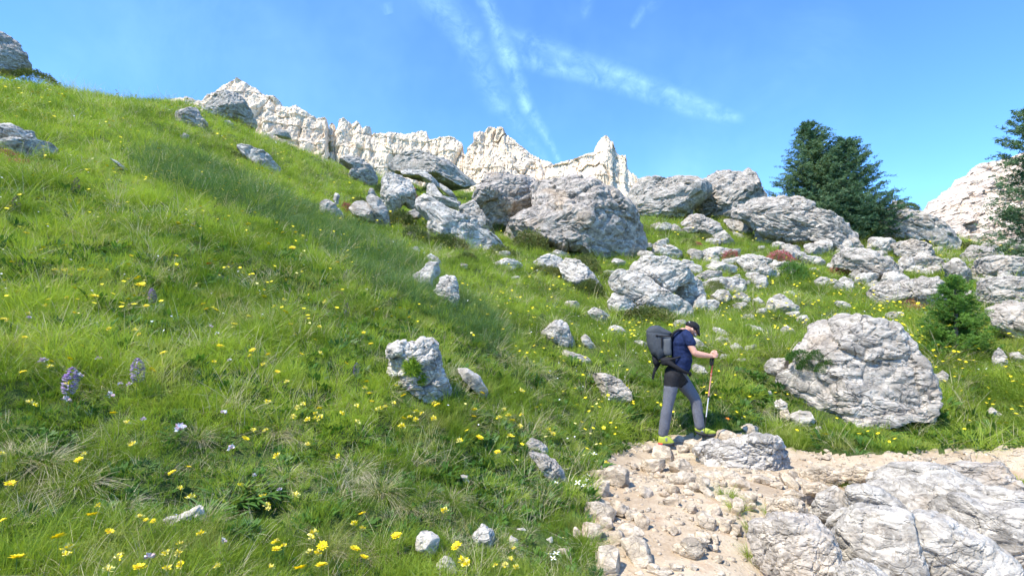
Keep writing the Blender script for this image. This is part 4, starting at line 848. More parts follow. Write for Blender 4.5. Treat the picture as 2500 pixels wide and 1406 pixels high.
def scatter(name, sources, pts_, rot, scl, idx, label=None, kind='stuff'):
    c = bpy.data.collections.new(name + ' source')
    for i, (v, f, m) in enumerate(sources): c.objects.link(src('%s_%02d' % (name, i), v, f, m))
    me = bpy.data.meshes.new(name); me.vertices.add(len(pts_)); me.vertices.foreach_set('co', np.asarray(pts_, np.float32).ravel())
    attr(me, 'rot', rot, 'FLOAT_VECTOR'); attr(me, 'scl', scl); a = me.attributes.new('idx', 'INT', 'POINT'); a.data.foreach_set('value', np.asarray(idx, np.int32))
    o = link(name, me); tag(o, label, None, None, kind)
    g = bpy.data.node_groups.new(name + ' scatter', 'GeometryNodeTree'); g.interface.new_socket('Geometry', in_out='INPUT', socket_type='NodeSocketGeometry'); g.interface.new_socket('Geometry', in_out='OUTPUT', socket_type='NodeSocketGeometry')
    b_ = NB(g); gi = b_.n('NodeGroupInput'); go = b_.n('NodeGroupOutput'); ci = b_.n('GeometryNodeCollectionInfo'); ci.inputs[0].default_value = c; ci.inputs[1].default_value = True; ci.inputs[2].default_value = True
    ip = b_.n('GeometryNodeInstanceOnPoints'); b_.l(gi.outputs[0], ip.inputs['Points']); b_.l(ci.outputs[0], ip.inputs['Instance']); ip.inputs['Pick Instance'].default_value = True
    for nm, t, s in (('idx', 'INT', 'Instance Index'), ('rot', 'FLOAT_VECTOR', 'Rotation'), ('scl', 'FLOAT', 'Scale')):
        x = b_.n('GeometryNodeInputNamedAttribute', data_type=t); x.inputs[0].default_value = nm; b_.l(x.outputs[0], ip.inputs[s])
    b_.l(ip.outputs[0], go.inputs[0]); md = o.modifiers.new('scatter', 'NODES'); md.node_group = g
    return o
def zone(px_poly): return [tuple(hit(*q)[:2]) for q in px_poly]
def rock_clear(x, y, grow=0.):
    ok = np.ones(len(x), bool)
    for cx, cy, a, d, fx, fy, l0, l1, top in FOOT:
        dx, dy = x - cx, y - cy; u = dx * fy - dy * fx; w = dx * fx + dy * fy; mid = (l0 + l1) / 2; hw = (l1 - l0) / 2 * .80 + grow
        ok &= ~(((u - mid) / hw) ** 2 + (w / (d * .80 + grow)) ** 2 < 1)
    return ok
def slope(x, y, e=.15):
    z = hmap(x, y, False); return (hmap(x + e, y, False) - z) / e, (hmap(x, y + e, False) - z) / e
def fan(n, y0, y1, seed, pw=1.0, umax=1.28):
    rg = np.random.default_rng(seed); y = y0 * (y1 / y0) ** (rg.uniform(0, 1, n) ** pw); u = rg.uniform(-umax, umax, n); return u * (y + .7), y, rg
def leaned(x, y, rg, amt, jit=.2):
    gx, gy = slope(x, y); rz = rg.uniform(0, 2 * math.pi, len(x)); n = np.hypot(gx, gy) + 1e-6; t = amt * np.minimum(n, 1.)
    wx = -gx / n * t + rg.normal(0, jit, len(x)); wy = -gy / n * t + rg.normal(0, jit, len(x))
    lx = np.cos(rz) * wx + np.sin(rz) * wy; ly = -np.sin(rz) * wx + np.cos(rz) * wy
    return np.stack([-ly, lx, rz], -1)
LONGZ = [zone([(330, 360), (560, 420), (760, 510), (900, 570), (1010, 640), (1130, 730), (1260, 830), (1190, 870), (1040, 780), (900, 700), (760, 600), (560, 520), (340, 430)])]
HERBZ = [zone([(380, 1130), (600, 1080), (900, 1050), (1120, 1060), (1300, 1040), (1440, 1060), (1440, 1230), (1330, 1290), (1000, 1250), (700, 1300), (380, 1330)]),
         zone([(1480, 960), (1600, 930), (1900, 900), (1990, 960), (1900, 1060), (1700, 1060), (1520, 1080)]), zone([(1990, 1020), (2300, 1010), (2500, 1040), (2500, 1090), (2000, 1100)])]
SOILZ = zone([(1350, 1255), (1440, 1235), (1435, 1330), (1380, 1345), (1330, 1310)])
x, y, rg = fan(62000, 1.25, 62, 31, .95)
ok = (path_mask(x, y) < .5) & rock_clear(x, y) & ~(inside(SOILZ, x, y) & (rg.uniform(0, 1, len(x)) < .3)); x, y = x[ok], y[ok]
p3 = np.stack([x, y, x * 0], -1); z = hmap(x, y); nz = fbm(p3 * .9, 3, 40); nz2 = fbm(p3 * 2.2, 2, 41)
u_ = rg.uniform(0, 1, len(x)); inl = inside(LONGZ[0], x, y); inh = inside(HERBZ[0], x, y) | inside(HERBZ[1], x, y) | inside(HERBZ[2], x, y)
idx = rg.integers(0, 4, len(x))
idx = np.where((nz > .18) & (u_ < .5), 4 + rg.integers(0, 2, len(x)), idx)                 # taller lax grass in patches
idx = np.where((nz2 > .12) & (u_ > .70), 6 + rg.integers(0, 2, len(x)), idx)                # dry straw
idx = np.where(u_ > .95, 6, idx)
idx = np.where(inh & (u_ < .40), 8 + rg.integers(0, 2, len(x)), idx)                          # broad leaved herbs
idx = np.where((~inh) & (nz < .05) & (u_ < .30 + .15 * (y < 3.4)) & (y < 9), 8 + rg.integers(0, 2, len(x)), idx)
idx = np.where(inl & (u_ < .5), 10 + rg.integers(0, 2, len(x)), idx)                         # long dark grass along the lip of the bank
scl = np.maximum(1, (np.hypot(x, y) / 4.2)) ** .60 * rg.uniform(.6, 1.15, len(x)) * (1 + .4 * nz)
wide = 1.
S_ = [(*blades(50, .105, .0046, .08, .35, .35, 1), GRASS), (*blades(46, .09, .0045, .08, .5, .3, 2), GRASS), (*blades(40, .14, .004, .07, .4, .6, 3), GRASS), (*blades(44, .10, .0048, .08, .3, .5, 4), GRASS),
      (*blades(34, .20, .0042, .06, .5, .75, 5, 4), GRASS), (*blades(32, .24, .004, .05, .6, .7, 6, 4), GRASS),
      (*blades(16, .20, .0036, .06, .7, .8, 7, 4), STRAW), (*blades(12, .26, .0034, .05, .6, .6, 8, 4), STRAW),
      (*blades(18, .055, .022, .08, 1.0, .5, 9, 4, flat=True), HERB), (*blades(30, .04, .014, .09, .9, .4, 10, 4, flat=True), HERB),
      (*blades(46, .27, .0045, .07, .55, .75, 11, 4), GRASSD), (*blades(46, .23, .0045, .08, .5, .8, 12, 4), GRASSD)]
inhole = np.zeros(len(x), bool)
for hx, hy, hr, hd in HOLES: inhole |= (x - hx) ** 2 + (y - hy) ** 2 < (hr * .8) ** 2
scl = np.where(inhole, .01, scl) * np.where(y < 3.8, .70, 1.)
rot = leaned(x, y, rg, .38, .3)
scatter('grass', S_, np.stack([x, y, z], -1), rot, scl, idx, 'alpine meadow grass with herbs covering the slope')
# bare blades of grass scattered over the trail shoulders
# small flowers far off: too many to count
x, y, rg = fan(9000, 4.5, 40, 77, .8, 1.1); nz = fbm(np.stack([x, y, x * 0], -1) * .45, 3, 60)
ok = (path_mask(x, y) < .5) & rock_clear(x, y) & (nz + rg.uniform(-.35, .35, len(x)) > .02); x, y = x[ok], y[ok]; z = hmap(x, y)
def disc(r, n, hz, cup=.25):
    a = np.linspace(0, 2 * math.pi, n, endpoint=False); rr = np.where(np.arange(n) % 2, r, r * .62)
    return np.concatenate([[[0, 0, hz]], np.stack([rr * np.cos(a), rr * np.sin(a), hz + cup * r + 0 * a], -1)]), np.array([[0, i + 1, (i + 1) % n + 1] for i in range(n)])
xc = np.array([hit(*q)[:2] for q in [(1850, 785), (1520, 825), (2200, 770), (2250, 810), (2400, 830), (1900, 760), (1380, 700), (900, 560), (2350, 930), (1290, 760)]]); x = np.concatenate([x] + [np.full(90, q[0]) + rg.normal(0, .07 * q[1], 90) for q in xc]); y = np.concatenate([y] + [np.full(90, q[1]) + rg.normal(0, .07 * q[1], 90) for q in xc]); ok = (path_mask(x, y) < .5) & rock_clear(x, y); x, y = x[ok], y[ok]; z = hmap(x, y); k = rg.choice([0, 0, 0, 1, 2, 2], len(x)); x_r = (x / (y + 1)); k = np.where((x_r > .2) & (rg.uniform(0, 1, len(x)) < .6), 0, k)
scatter('meadow_flowers', [(*disc(.024, 10, .18), YEL), (*disc(.019, 10, .13), YELP), (*disc(.012, 8, .14), WHT)], np.stack([x, y, z], -1), leaned(x, y, rg, .2, .3), np.maximum(1, np.hypot(x, y) / 9) ** .7 * rg.uniform(.7, 1.3, len(x)), k, 'tiny yellow and white flowers sprinkled over the distant slope')
# gravel on the trail
def pebble(seed):
    v, f = ico(1); rg_ = np.random.default_rng(seed); v = v * (1 + .28 * vnoise(v * 1.3 + seed * 3.1)[:, None]) * rg_.uniform([.8, .6, .35], [1.2, 1, .6]); return v * .02, f
rg = np.random.default_rng(91); n = 34000; y = rg.uniform(1.6, 8.2, n) ; x = rg.uniform(-.6, 8.2, n); ok = (path_mask(x, y) > .5) & rock_clear(x, y, -.03); x, y = x[ok], y[ok]
pz = fbm(np.stack([x, y, x * 0], -1) * 1.8, 3, 70); ok = rg.uniform(-.7, .4, len(x)) < pz; x, y = x[ok], y[ok]
scatter('gravel', [(*pebble(i), ROCKD) for i in range(5)], np.stack([x, y, hmap(x, y) + .001], -1), rg.uniform(0, 6.28, (len(x), 3)) * [.05, .05, 1], .3 + 2.1 * rg.uniform(0, 1, len(x)) ** 5, rg.integers(0, 5, len(x)), 'loose gravel and chips on the dirt trail')
# ---------------------------------------------------------------- heath shrubs, alpine roses, tussocks, flowers
def leaf_dome(n, leaf, seed, mats, bloom=0., up=.6):
    rg = np.random.default_rng(seed); d = rg.normal(size=(n, 3)); d[:, 2] = np.abs(d[:, 2]) * .9; d /= np.linalg.norm(d, axis=1)[:, None]
    r = (1 + .26 * vnoise(d * 2.6 + seed) + .16 * vnoise(d * 6 + seed)) * rg.uniform(.55, 1.04, n) ** .5
    c = d * r[:, None]; a = d * .7 + rg.normal(0, .6, (n, 3)); a[:, 2] += up; a /= np.linalg.norm(a, axis=1)[:, None]
    s = np.cross(a, rg.normal(size=(n, 3))); s /= np.linalg.norm(s, axis=1)[:, None]; l = leaf * rg.uniform(.6, 1.3, n)[:, None]
    v = np.stack([c - s * l * .3, c + s * l * .3, c + a * l], 1).reshape(-1, 3)
    blz = vnoise(d * 3.3 + seed + 9); mi = ((blz > -.25) & (rg.uniform(0, 1, n) < bloom) & (np.linalg.norm(c, axis=1) > .8)).astype(int)
    m = mesh('foliage', v, np.arange(n * 3).reshape(-1, 3), mats, False, mi)
    return m
DOME = [leaf_dome(5200, .075, 300 + i, (SHRUBM, REDSH)) for i in range(3)]
DOMEG = [leaf_dome(5200, .075, 310 + i, (HERB, REDSH)) for i in range(1)]
ROSE = [leaf_dome(4200, .085, 320 + i, (SHRUBM, REDSH), .8) for i in range(3)]
def dome_at(px, py, w, h, data, name, label, cat, group=None, Y=None, deep=.8, rise=1.0):
    if Y: d_ = ray(px, py); p = EYE + d_ * Y
    else: p = hit(px, py)
    D = math.hypot(p[0], p[1]); k = p[1] / F; sx = w * k / 2; sz = h * k * rise
    f, r = frame(p); o = link(name, data); o.location = p + f * sx * deep * .3 - np.array([0, 0, sz * .15]); o.scale = (sx, sx * deep, sz)
    o.rotation_euler = (0, math.radians(8) if px < 1300 else 0, math.atan2(r[1], r[0])); tag(o, label, cat, group)
    return o
for i, (a, c, w, h, lb) in enumerate(SH): dome_at(a, c, w, h, DOMEG[0] if 'green' in lb and 'bright' in lb else DOME[i % 3], 'heath_shrub', lb, 'shrub', 'low heath shrubs between the rocks', Y=30.6 if lb.startswith('dwarf pine') else None, rise=1.2)
dome_at(92, 196, 95, 30, DOME[0], 'dwarf_pine_shrub', 'dark rounded dwarf pine on the skyline below the crag', 'shrub')
for i, (a, c, w, h, lb) in enumerate(RS):
    dome_at(a, c, w, h, ROSE[i % 3], 'alpine_rose', lb, 'shrub', 'alpine roses in bloom', rise=1.6)
# moss and plants on the rocks belong to the rocks
def cushion(parent_lbl, px, py, w, h, mat_, name, Y):
    par = next(o for o in COL.objects if o.get('label') == parent_lbl)
    v_, f_ = ico(4); v2 = v_ * (1 + .22 * vnoise(v_ * 3.1) + .07 * vnoise(v_ * 11))[:, None]; p = EYE + ray(px, py) * Y; k = Y / F
    m = mesh(name, v2 * [w * k / 2, w * k * .28, h * k / 2], f_, (mat_,)); o = link(name, m, par); o.location = Vector(p) - par.location
    n = 900; rg_ = np.random.default_rng(3); i = rg_.integers(0, len(v2), n); c = v2[i] * [w * k / 2, w * k * .28, h * k / 2]; d = v_[i] + rg_.normal(0, .5, (n, 3)); l = .03
    s = rg_.normal(0, 1, (n, 3)); s /= np.linalg.norm(s, axis=1)[:, None]
    m2 = mesh('foliage', np.stack([c - s * l * .2, c + s * l * .2, c + d * l], 1).reshape(-1, 3), np.arange(n * 3).reshape(-1, 3), (mat_,), False); link('foliage', m2, par).location = o.location
MB = 'ragged white rock with a bright moss cushion in its hollow'; HB = 'huge rounded boulder beside the trail with a mossy ledge'
_m = next(o for o in COL.objects if o.get('label') == MB); _h2 = next(o for o in COL.objects if o.get('label') == HB)
def front_of(o, px, py):
    """distance at which the line of sight through the pixel meets the rock"""
    d = ray(px, py); t0 = o.location.y; vv = np.array([v.co[:] for v in o.data.vertices]) + np.array(o.location[:])
    s = vv[:, 0] / vv[:, 1] - d[0]; t = (vv[:, 2] - 1.6) / vv[:, 1] - d[2]; k = np.argsort(s * s + t * t)[:60]; return vv[k, 1].min()
cushion(MB, 1006, 898, 34, 40, MOSS, 'moss', front_of(_m, 1010, 903) + .03)
cushion(MB, 1026, 922, 20, 28, MOSS, 'moss', front_of(_m, 1032, 925) + .03)
for _x, _y, _w, _hh in [(1955, 868, 70, 26), (2000, 866, 60, 24), (2032, 878, 36, 18), (1975, 890, 60, 26), (2012, 896, 46, 26)]:
    _o = link('moss', DOMEG[0], _h2); _Y = front_of(_h2, _x, _y) + .10; _o.location = Vector(EYE + ray(_x, _y + 12) * _Y) - _h2.location; _o.scale = (_w * _Y / F / 2, _w * _Y / F / 3, _hh * _Y / F)
# tufts growing out of the trail shoulder
def tuft_thing(px, py, size, kind, name, label, cat, group=None, seed=0, hmul=1.):
    p = hit(px, py, True); rg_ = np.random.default_rng(seed + int(px)); o = link(name, TUFT[kind][seed % len(TUFT[kind])]); k = p[1] / F * size
    gx, gy = slope(np.array([p[0]]), np.array([p[1]])); t = min(.6, math.hypot(gx[0], gy[0])) * .8; n_ = math.hypot(gx[0], gy[0]) + 1e-6
    o.location = p; o.rotation_euler = Vector((-gx[0] / n_ * t, -gy[0] / n_ * t, 1)).to_track_quat('Z', 'Y').to_euler(); o.scale = (k, k, k * hmul); tag(o, label, cat, group); return o
def tuft_mesh(parts):
    L = [(v, f) for v, f, m in parts]; v, f = join(L); mi = np.concatenate([np.full(len(q[1]), i) for i, q in enumerate(L)]); return mesh('tuft', v, f, [m for _, _, m in parts], True, mi)
TUFT = {'dry': [tuft_mesh([(*blades(230, .46, .0085, .16, .9, 1.5, 400 + i, 6, .5), STRAW), (*blades(130, .42, .010, .16, .5, .8, 410 + i, 4, .5), GRASS)]) for i in range(3)],
        'straw': [tuft_mesh([(*blades(190, .5, .008, .15, .85, 1.35, 420 + i, 6, .5), STRAW), (*blades(40, .5, .010, .13, .6, .6, 430 + i, 4, .4), GRASSD)]) for i in range(2)],
        'herb': [tuft_mesh([(*blades(120, .20, .062, .34, 1.0, .5, 440 + i, 5, .5, True), HERB), (*blades(40, .5, .012, .2, .5, .6, 450 + i, 4, .4), GRASS)]) for i in range(3)],
        'green': [tuft_mesh([(*blades(170, .5, .012, .22, .6, .7, 460 + i, 5, .5), GRASS), (*blades(30, .5, .012, .2, .9, .9, 465 + i, 5, .4), STRAW)]) for i in range(2)]}
DT = [(675, 1050, 150), (730, 1070, 120), (865, 1155, 150), (925, 1200, 150), (1205, 1020, 140), (1165, 1035, 100), (1300, 905, 130), (1325, 1115, 130), (1350, 1140, 110), (110, 1130, 190), (200, 1180, 170), (60, 900, 170), (120, 880, 150), (1100, 1225, 130), (1070, 1110, 110),
      (800, 1345, 170), (700, 1165, 130), (290, 855, 130), (1230, 880, 110), (1270, 1215, 110), (30, 1120, 180), (480, 1070, 120), (560, 780, 90), (1400, 1210, 90), (1100, 1335, 120), (930, 1350, 130), (1230, 1330, 110), (840, 1000, 90), (1000, 1240, 90), (640, 880, 80), (300, 1240, 150), (1010, 1120, 90), (1400, 1090, 80), (1860, 1000, 70), (1560, 1040, 70)]
for i, (a, c, s) in enumerate(DT): tuft_thing(a, c, s * .8, 'dry' if i % 3 else 'straw', 'grass_tussock', ('straw coloured grass tussock ' if i % 3 else 'long haired pale tussock ') + whr(a, c), 'grass tussock', 'straw coloured tussocks on the bank', i)
HT = [(560, 1220, 150), (620, 1190, 130), (500, 1260, 120), (1210, 1130, 120), (1260, 1160, 120), (1180, 1180, 110), (1150, 1010, 90), (1330, 1215, 90), (400, 1290, 130), (60, 1300, 160), (980, 1320, 110), (1520, 1010, 80), (1480, 1030, 80), (1850, 960, 70), (1820, 1020, 80), (1600, 1000, 70), (2150, 1065, 80), (2250, 1060, 90), (2330, 1070, 80), (2080, 1055, 70), (1450, 1000, 70), (720, 1110, 90), (1560, 930, 60), (1900, 1000, 60), (1100, 1130, 100), (860, 1290, 110)]
for i, (a, c, s) in enumerate(HT): tuft_thing(a, c, s, 'herb', 'leafy_herb', 'dark green broad leaved herb ' + whr(a, c), 'plant', 'broad leaved herbs on the bank', i)
for i, (a, c, s, lb) in enumerate([(1775, 1215, 75, 'grassy herb tuft with tiny white flowers growing out of the trail stones'), (1795, 1245, 70, 'lower half of the herb tuft among the trail stones, with blue spots'), (1725, 1125, 60, 'green grass tuft on the trail by the pitted boulder'), (1745, 1105, 45, 'small grass tuft tight against the pitted boulder'), (1620, 1125, 40, 'tiny grass tuft between the stones on the trail'),
     (1835, 1300, 70, 'narrow grass strip at the edge of the brown sided block'), (1840, 1370, 90, 'dark grass in the shade of the brown sided block'), (2050, 1185, 60, 'thin grass patch on the trail shoulder rubble'), (1880, 1260, 60, 'grass tuft behind the brown sided block'), (1430, 1340, 120, 'bright grass clump at the trail edge in the lower meadow'), (1400, 1380, 120, 'grass clump lowest at the trail edge'), (2490, 1180, 60, 'green plant peeking out at the end of the slab heap'), (1940, 1070, 60, 'grass fringe behind the pitted boulder')]):
    tuft_thing(a, c, s, 'green', 'grass_tuft', lb, 'grass tuft', None, i)
# ---- flowers with their own stem and head
def head_daisy(n, r, mp, mc, rows=2, seed=0):
    rg_ = np.random.default_rng(seed); V2, F2, M2, o = [], [], [], 0
    for k in range(rows):
        for i in range(n):
            a = 2 * math.pi * (i + .5 * k) / n + rg_.uniform(-.1, .1); L = r * (1 - .22 * k) * rg_.uniform(.85, 1.1); w = r * .2; c, s = math.cos(a), math.sin(a); z1 = r * (.12 + .2 * k) + rg_.uniform(-.05, .1) * r
            V2 += [(c * r * .15, s * r * .15, 0), (c * L * .6 - s * w, s * L * .6 + c * w, z1 * .8), (c * L, s * L, z1), (c * L * .6 + s * w, s * L * .6 - c * w, z1 * .8)]; F2.append((o, o + 3, o + 2, o + 1)); M2.append(0); o += 4
    m = 8; a = np.linspace(0, 2 * math.pi, m, endpoint=False); V2.append((0, 0, r * .22)); 
    for t in a: V2.append((math.cos(t) * r * .28, math.sin(t) * r * .28, r * .08))
    for i in range(m): F2.append((o, o + 1 + i, o + 1 + (i + 1) % m, o + 1 + (i + 1) % m)); M2.append(1)
    return mesh('flower_head', V2, np.array(F2), (mp, mc), False, M2)
def head_tuft(n, r, m1, m2, seed):
    rg_ = np.random.default_rng(seed); d = rg_.normal(size=(n, 3)); d[:, 2] = np.abs(d[:, 2]) + .1; d /= np.linalg.norm(d, axis=1)[:, None]; L = r * rg_.uniform(.7, 1.1, n)[:, None]; s = np.cross(d, rg_.normal(size=(n, 3))); s /= np.linalg.norm(s, axis=1)[:, None]
    v = np.stack([d * L * .2, d * L * .7 + s * r * .2, d * L, d * L * .7 - s * r * .2], 1).reshape(-1, 3); return mesh('flower_head', v, np.arange(n * 4).reshape(-1, 4), (m1, m2), False, rg_.integers(0, 2, n))
def head_spike(n, r, h, m1, m2, seed):
    rg_ = np.random.default_rng(seed); z_ = rg_.uniform(0, 1, n); a = rg_.uniform(0, 6.28, n); rr = r * np.sin(np.clip(z_ * .9 + .12, 0, 1) * math.pi) ** .6; c = np.stack([np.cos(a) * rr, np.sin(a) * rr, (z_ - .5) * h], -1); d = np.stack([np.cos(a), np.sin(a), .3 + 0 * a], -1); s = np.stack([-np.sin(a), np.cos(a), 0 * a], -1); l = r * .45
    v = np.stack([c * [.6, .6, 1], c + s * l * .5 + d * l * .3, c + d * l, c - s * l * .5 + d * l * .3], 1).reshape(-1, 3); return mesh('flower_head', v, np.arange(n * 4).reshape(-1, 4), (m1, m2), False, rg_.integers(0, 2, n))
HEADS = {'y': [head_daisy(11, 1, YEL, ORG, 2, i) for i in range(3)], 'v': [head_tuft(26, 1, YEL, YELP, 500 + i) for i in range(3)], 'w': [head_tuft(30, 1, WHT, PNK, 510 + i) for i in range(2)], 'p': [head_tuft(34, 1, PNK, WHT, 520)], 'x': [head_daisy(4, 1, WHT, YELP, 1, 530 + i) for i in range(2)],
         'o': [head_spike(260, .45, 2.2, PUR, LAV, 540 + i) for i in range(2)], 'd': [head_spike(130, .4, 2.2, PURD, PUR, 550)], 'b': [head_daisy(5, 1, mat_plain('blue_petal', (.15, .16, .5), .5), WHT, 1, 560)], 'r': [head_daisy(9, 1, mat_plain('orange_petal', (.75, .22, .02), .5), ORG, 1, 570)]}
_sv, _sf = tube_rings(np.stack([np.sin(np.linspace(0, 2, 6)) * .04, np.zeros(6), np.linspace(0, 1, 6)], -1), .018, 5)
STM = mesh('stem', _sv, _sf, (STEM,))
def hit_up(px, py, hh):
    d = ray(px, py); t = np.geomspace(1., 60, 1500); g = hmap(d[0] * t, t, True); k = np.where(EYE[2] + d[2] * t < g + hh)[0]; return EYE + d * t[k[0]] if len(k) else hit(px, py)
def flower(px, py, wpx, kind, name, label, cat, group=None, hh=.10, rg_=random):
    hh *= 1.35; wpx *= .85 if kind == 'o' else 1.3
    p = hit_up(px, py, hh); g = hmap([p[0]], [p[1]])[0]; r = wpx / 2 * p[1] / F
    root = empty(name, (p[0], p[1], g - .02)); tag(root, label, cat, group); root.rotation_euler = (0, 0, rg_.uniform(0, 6.28)); L = max(.05, p[2] - g + .02)
    s = link('stem', STM, root); s.scale = (L * .35, L * .35, L - (r * 1.0 if kind in 'od' else 0)) ; ph = Vector((.04 * L * .35 * .9, 0, L))
    h = link('flower_head', rg_.choice(HEADS[kind]), root); h.location = ph; h.scale = (r, r, r); 
    if kind in 'od': h.rotation_euler = (rg_.uniform(-.1, .1), rg_.uniform(-.1, .1), 0); h.scale = (r * 2.3, r * 2.3, r * 2.3); h.location = Vector((0, 0, L - r))
    else: h.rotation_euler = (rg_.uniform(-.5, .5), rg_.uniform(-.5, .5), 0)
FR = random.Random(4)
def near_zone(px, py):
    if py > 1180: return 'in the lowest strip of the meadow'
    if py > 930: return 'on the bank beside the dry tussocks' if px < 1100 else 'on the bank beside the trail bend'
    if py > 700: return 'in the mid meadow around the purple orchids' if px < 650 else 'in the mid meadow uphill of the mossy white rock'
    return 'on the upper meadow towards the ridge'
Y_ = """230,725,24 180,703,15 65,570,14 342,697,20 357,747,12 183,765,14 245,522,9 105,283,9 120,278,10 127,290,9 113,290,9 505,755,13 527,757,15 572,792,15 695,762,18 608,772,10 640,778,12 538,845,16 617,855,14 655,866,14 714,606,15 607,548,12 435,546,12 470,552,12 737,865,13 770,830,10 845,888,11 888,812,9 895,932,12 905,840,12 376,906,12 1157,1017,14 1215,1103,14 885,1254,18 40,1362,32 143,1311,28 265,1298,20 225,1258,26 340,1384,26 787,1332,22 733,1388,30 785,1380,24 675,1340,20 1310,995,10 985,1022,14 1000,775,10 920,756,10 5,1271,16 375,1271,12 357,1268,10 460,1140,12 780,998,14 1190,768,8 1120,700,8 875,605,8 690,568,9 722,568,9 655,595,8 30,640,10 320,625,10 430,625,9 490,505,8 645,465,7"""
for t in Y_.split():
    a, c, w = map(float, t.split(',')); flower(a, c, w, 'y', 'yellow_flower', ('small ' if w < 11 else 'large ' if w > 19 else '') + 'yellow daisy like flower ' + whr(a, c), 'flower', 'yellow daisy like flowers ' + near_zone(a, c), .10, FR)
_g = random.Random(21)
for _ in range(85):
    a, c = _g.choice([(_g.uniform(0, 1250), _g.uniform(960, 1400)), (_g.uniform(0, 900), _g.uniform(680, 960)), (_g.uniform(600, 1300), _g.uniform(950, 1120))]); w = 9 + (c - 600) / 800 * _g.uniform(6, 16); k = _g.random() < .5
    flower(a, c, w, 'y' if k else 'v', 'yellow_flower' if k else 'vetch_flower', ('yellow daisy like flower ' if k else 'ruffled pale yellow vetch flower ') + whr(a, c), 'flower', ('yellow daisy like flowers ' if k else 'pale yellow vetch flowers ') + near_zone(a, c), .09, FR)
V3 = """165,1340,24 160,1355,20 283,1364,22 295,1356,18 405,1352,18 435,1350,18 408,1388,18 440,1380,20 490,1303,18 438,1328,16 642,1215,18 650,1235,16 655,1243,14 722,1210,18 675,1325,22 765,1303,22 760,1315,16 775,1352,18 757,1348,16 532,1383,16 240,1236,16 660,1385,16 70,985,18 85,990,14 160,662,14 200,660,14 135,660,12 925,1000,16 940,995,14 1000,1020,14 1015,1025,14 868,992,14 780,1018,14 770,1010,12 1340,1050,12 1350,1060,12 1245,1065,14 1230,1000,12 1235,1380,16 1245,1365,14 1260,1385,16 1255,1340,12 1160,1000,10 1210,1380,12 1480,1130,12 960,985,12 826,1115,14 885,1290,14 570,800,10 720,818,10 1060,985,12 1030,1010,12"""
for t in V3.split():
    a, c, w = map(float, t.split(',')); flower(a, c, w, 'v', 'vetch_flower', ('small ' if w < 15 else '') + 'ruffled pale yellow vetch flower ' + whr(a, c), 'flower', 'pale yellow vetch flowers ' + near_zone(a, c), .07, FR)
W3 = """105,883,20 240,877,14 160,978,22 195,918,14 293,938,12 316,940,14 268,966,20 70,777,12 515,798,10 530,815,10 560,880,10 365,1362,22 545,1322,16 682,1196,12 440,1045,24 350,1025,14 545,1008,14 1000,950,10 620,1160,10"""
for t in W3.split():
    a, c, w = map(float, t.split(',')); flower(a, c, w, 'w', 'clover', ('small ' if w < 14 else '') + 'whitish clover head ' + whr(a, c), 'flower', 'whitish clover heads ' + near_zone(a, c), .08, FR)
for a, c, w, k, nm, lb in [(372, 715, 17, 'o', 'orchid', 'pale purple orchid spike highest of the three in the meadow'), (337, 892, 27, 'o', 'orchid', 'purple orchid spike beside the pink clovers'), (173, 917, 30, 'o', 'orchid', 'large purple orchid spike beside the white clover'), (186, 445, 12, 'd', 'blue_flower_spike', 'dark blue flower spike high on the meadow'), (40, 490, 12, 'd', 'blue_flower_spike', 'dark flower spike near the edge of the view under the ledge rock'), (847, 750, 10, 'd', 'blue_flower_spike', 'dark blue spike in grass uphill of the mossy white rock'), (870, 895, 10, 'd', 'blue_flower_spike', 'dark blue spike just uphill of the mossy white rock'),
    (440, 1048, 22, 'p', 'clover', 'single pink clover head above the dark herbs'), (565, 1095, 18, 'p', 'clover', 'purplish clover over a pale vetch flower'), (430, 1256, 14, 'b', 'bellflower', 'small blue flower by the dark hole in the bank'), (510, 644, 12, 'r', 'orange_flower', 'small orange red flower on the meadow'), (824, 640, 8, 'r', 'orange_flower', 'orange flower in dry grass of the lip'), (1775, 1022, 10, 'r', 'orange_flower', 'orange flower in the grass behind the pole')]:
    flower(a, c, w, k, nm, lb, 'flower', None, .2 if k in 'od' else .1, FR)
X3 = """1450,1108,14 1458,1125,12 1387,1145,16 1358,1178,12 1410,1178,14 1420,1165,12 1425,1185,12 1432,1172,12 1438,1192,12 1440,1210,12 1375,1313,16 1340,1352,18 1358,1350,16 1350,1362,14 1436,1160,12 1455,1215,10"""
for t in X3.split():
    a, c, w = map(float, t.split(',')); flower(a, c, w, 'x', 'white_flower', 'small four petalled white flower ' + whr(a, c), 'flower', 'white flowers at the trail edge', .06, FR)
# ---------------------------------------------------------------- labels that fell together are told apart by their height on the slope
_by = {}
for o in COL.objects:
    if o.parent is None and o.get('label') and o.get('group'): _by.setdefault(o['label'], []).append(o)
_N = ['lowest', 'second lowest', 'third lowest', 'fourth lowest', 'fifth lowest', 'sixth lowest', 'seventh lowest', 'eighth lowest', 'ninth lowest']
_C = {2: 'two', 3: 'three', 4: 'four', 5: 'five', 6: 'six', 7: 'seven', 8: 'eight', 9: 'nine', 10: 'ten'}
for lb, os_ in _by.items():
    n = len(os_)
    if n < 2: continue
    os_.sort(key=lambda o: (o.location.z - 1.6) / max(o.location.y, .5))
    for i, o in enumerate(os_):
        q = ('lower' if i == 0 else 'upper') + ' of two' if n == 2 else ('highest' if i == n - 1 else _N[min(i, 8)]) + ' of ' + _C.get(n, 'many')
        o['label'] = ' '.join(lb.split()[:12]) + ', ' + q
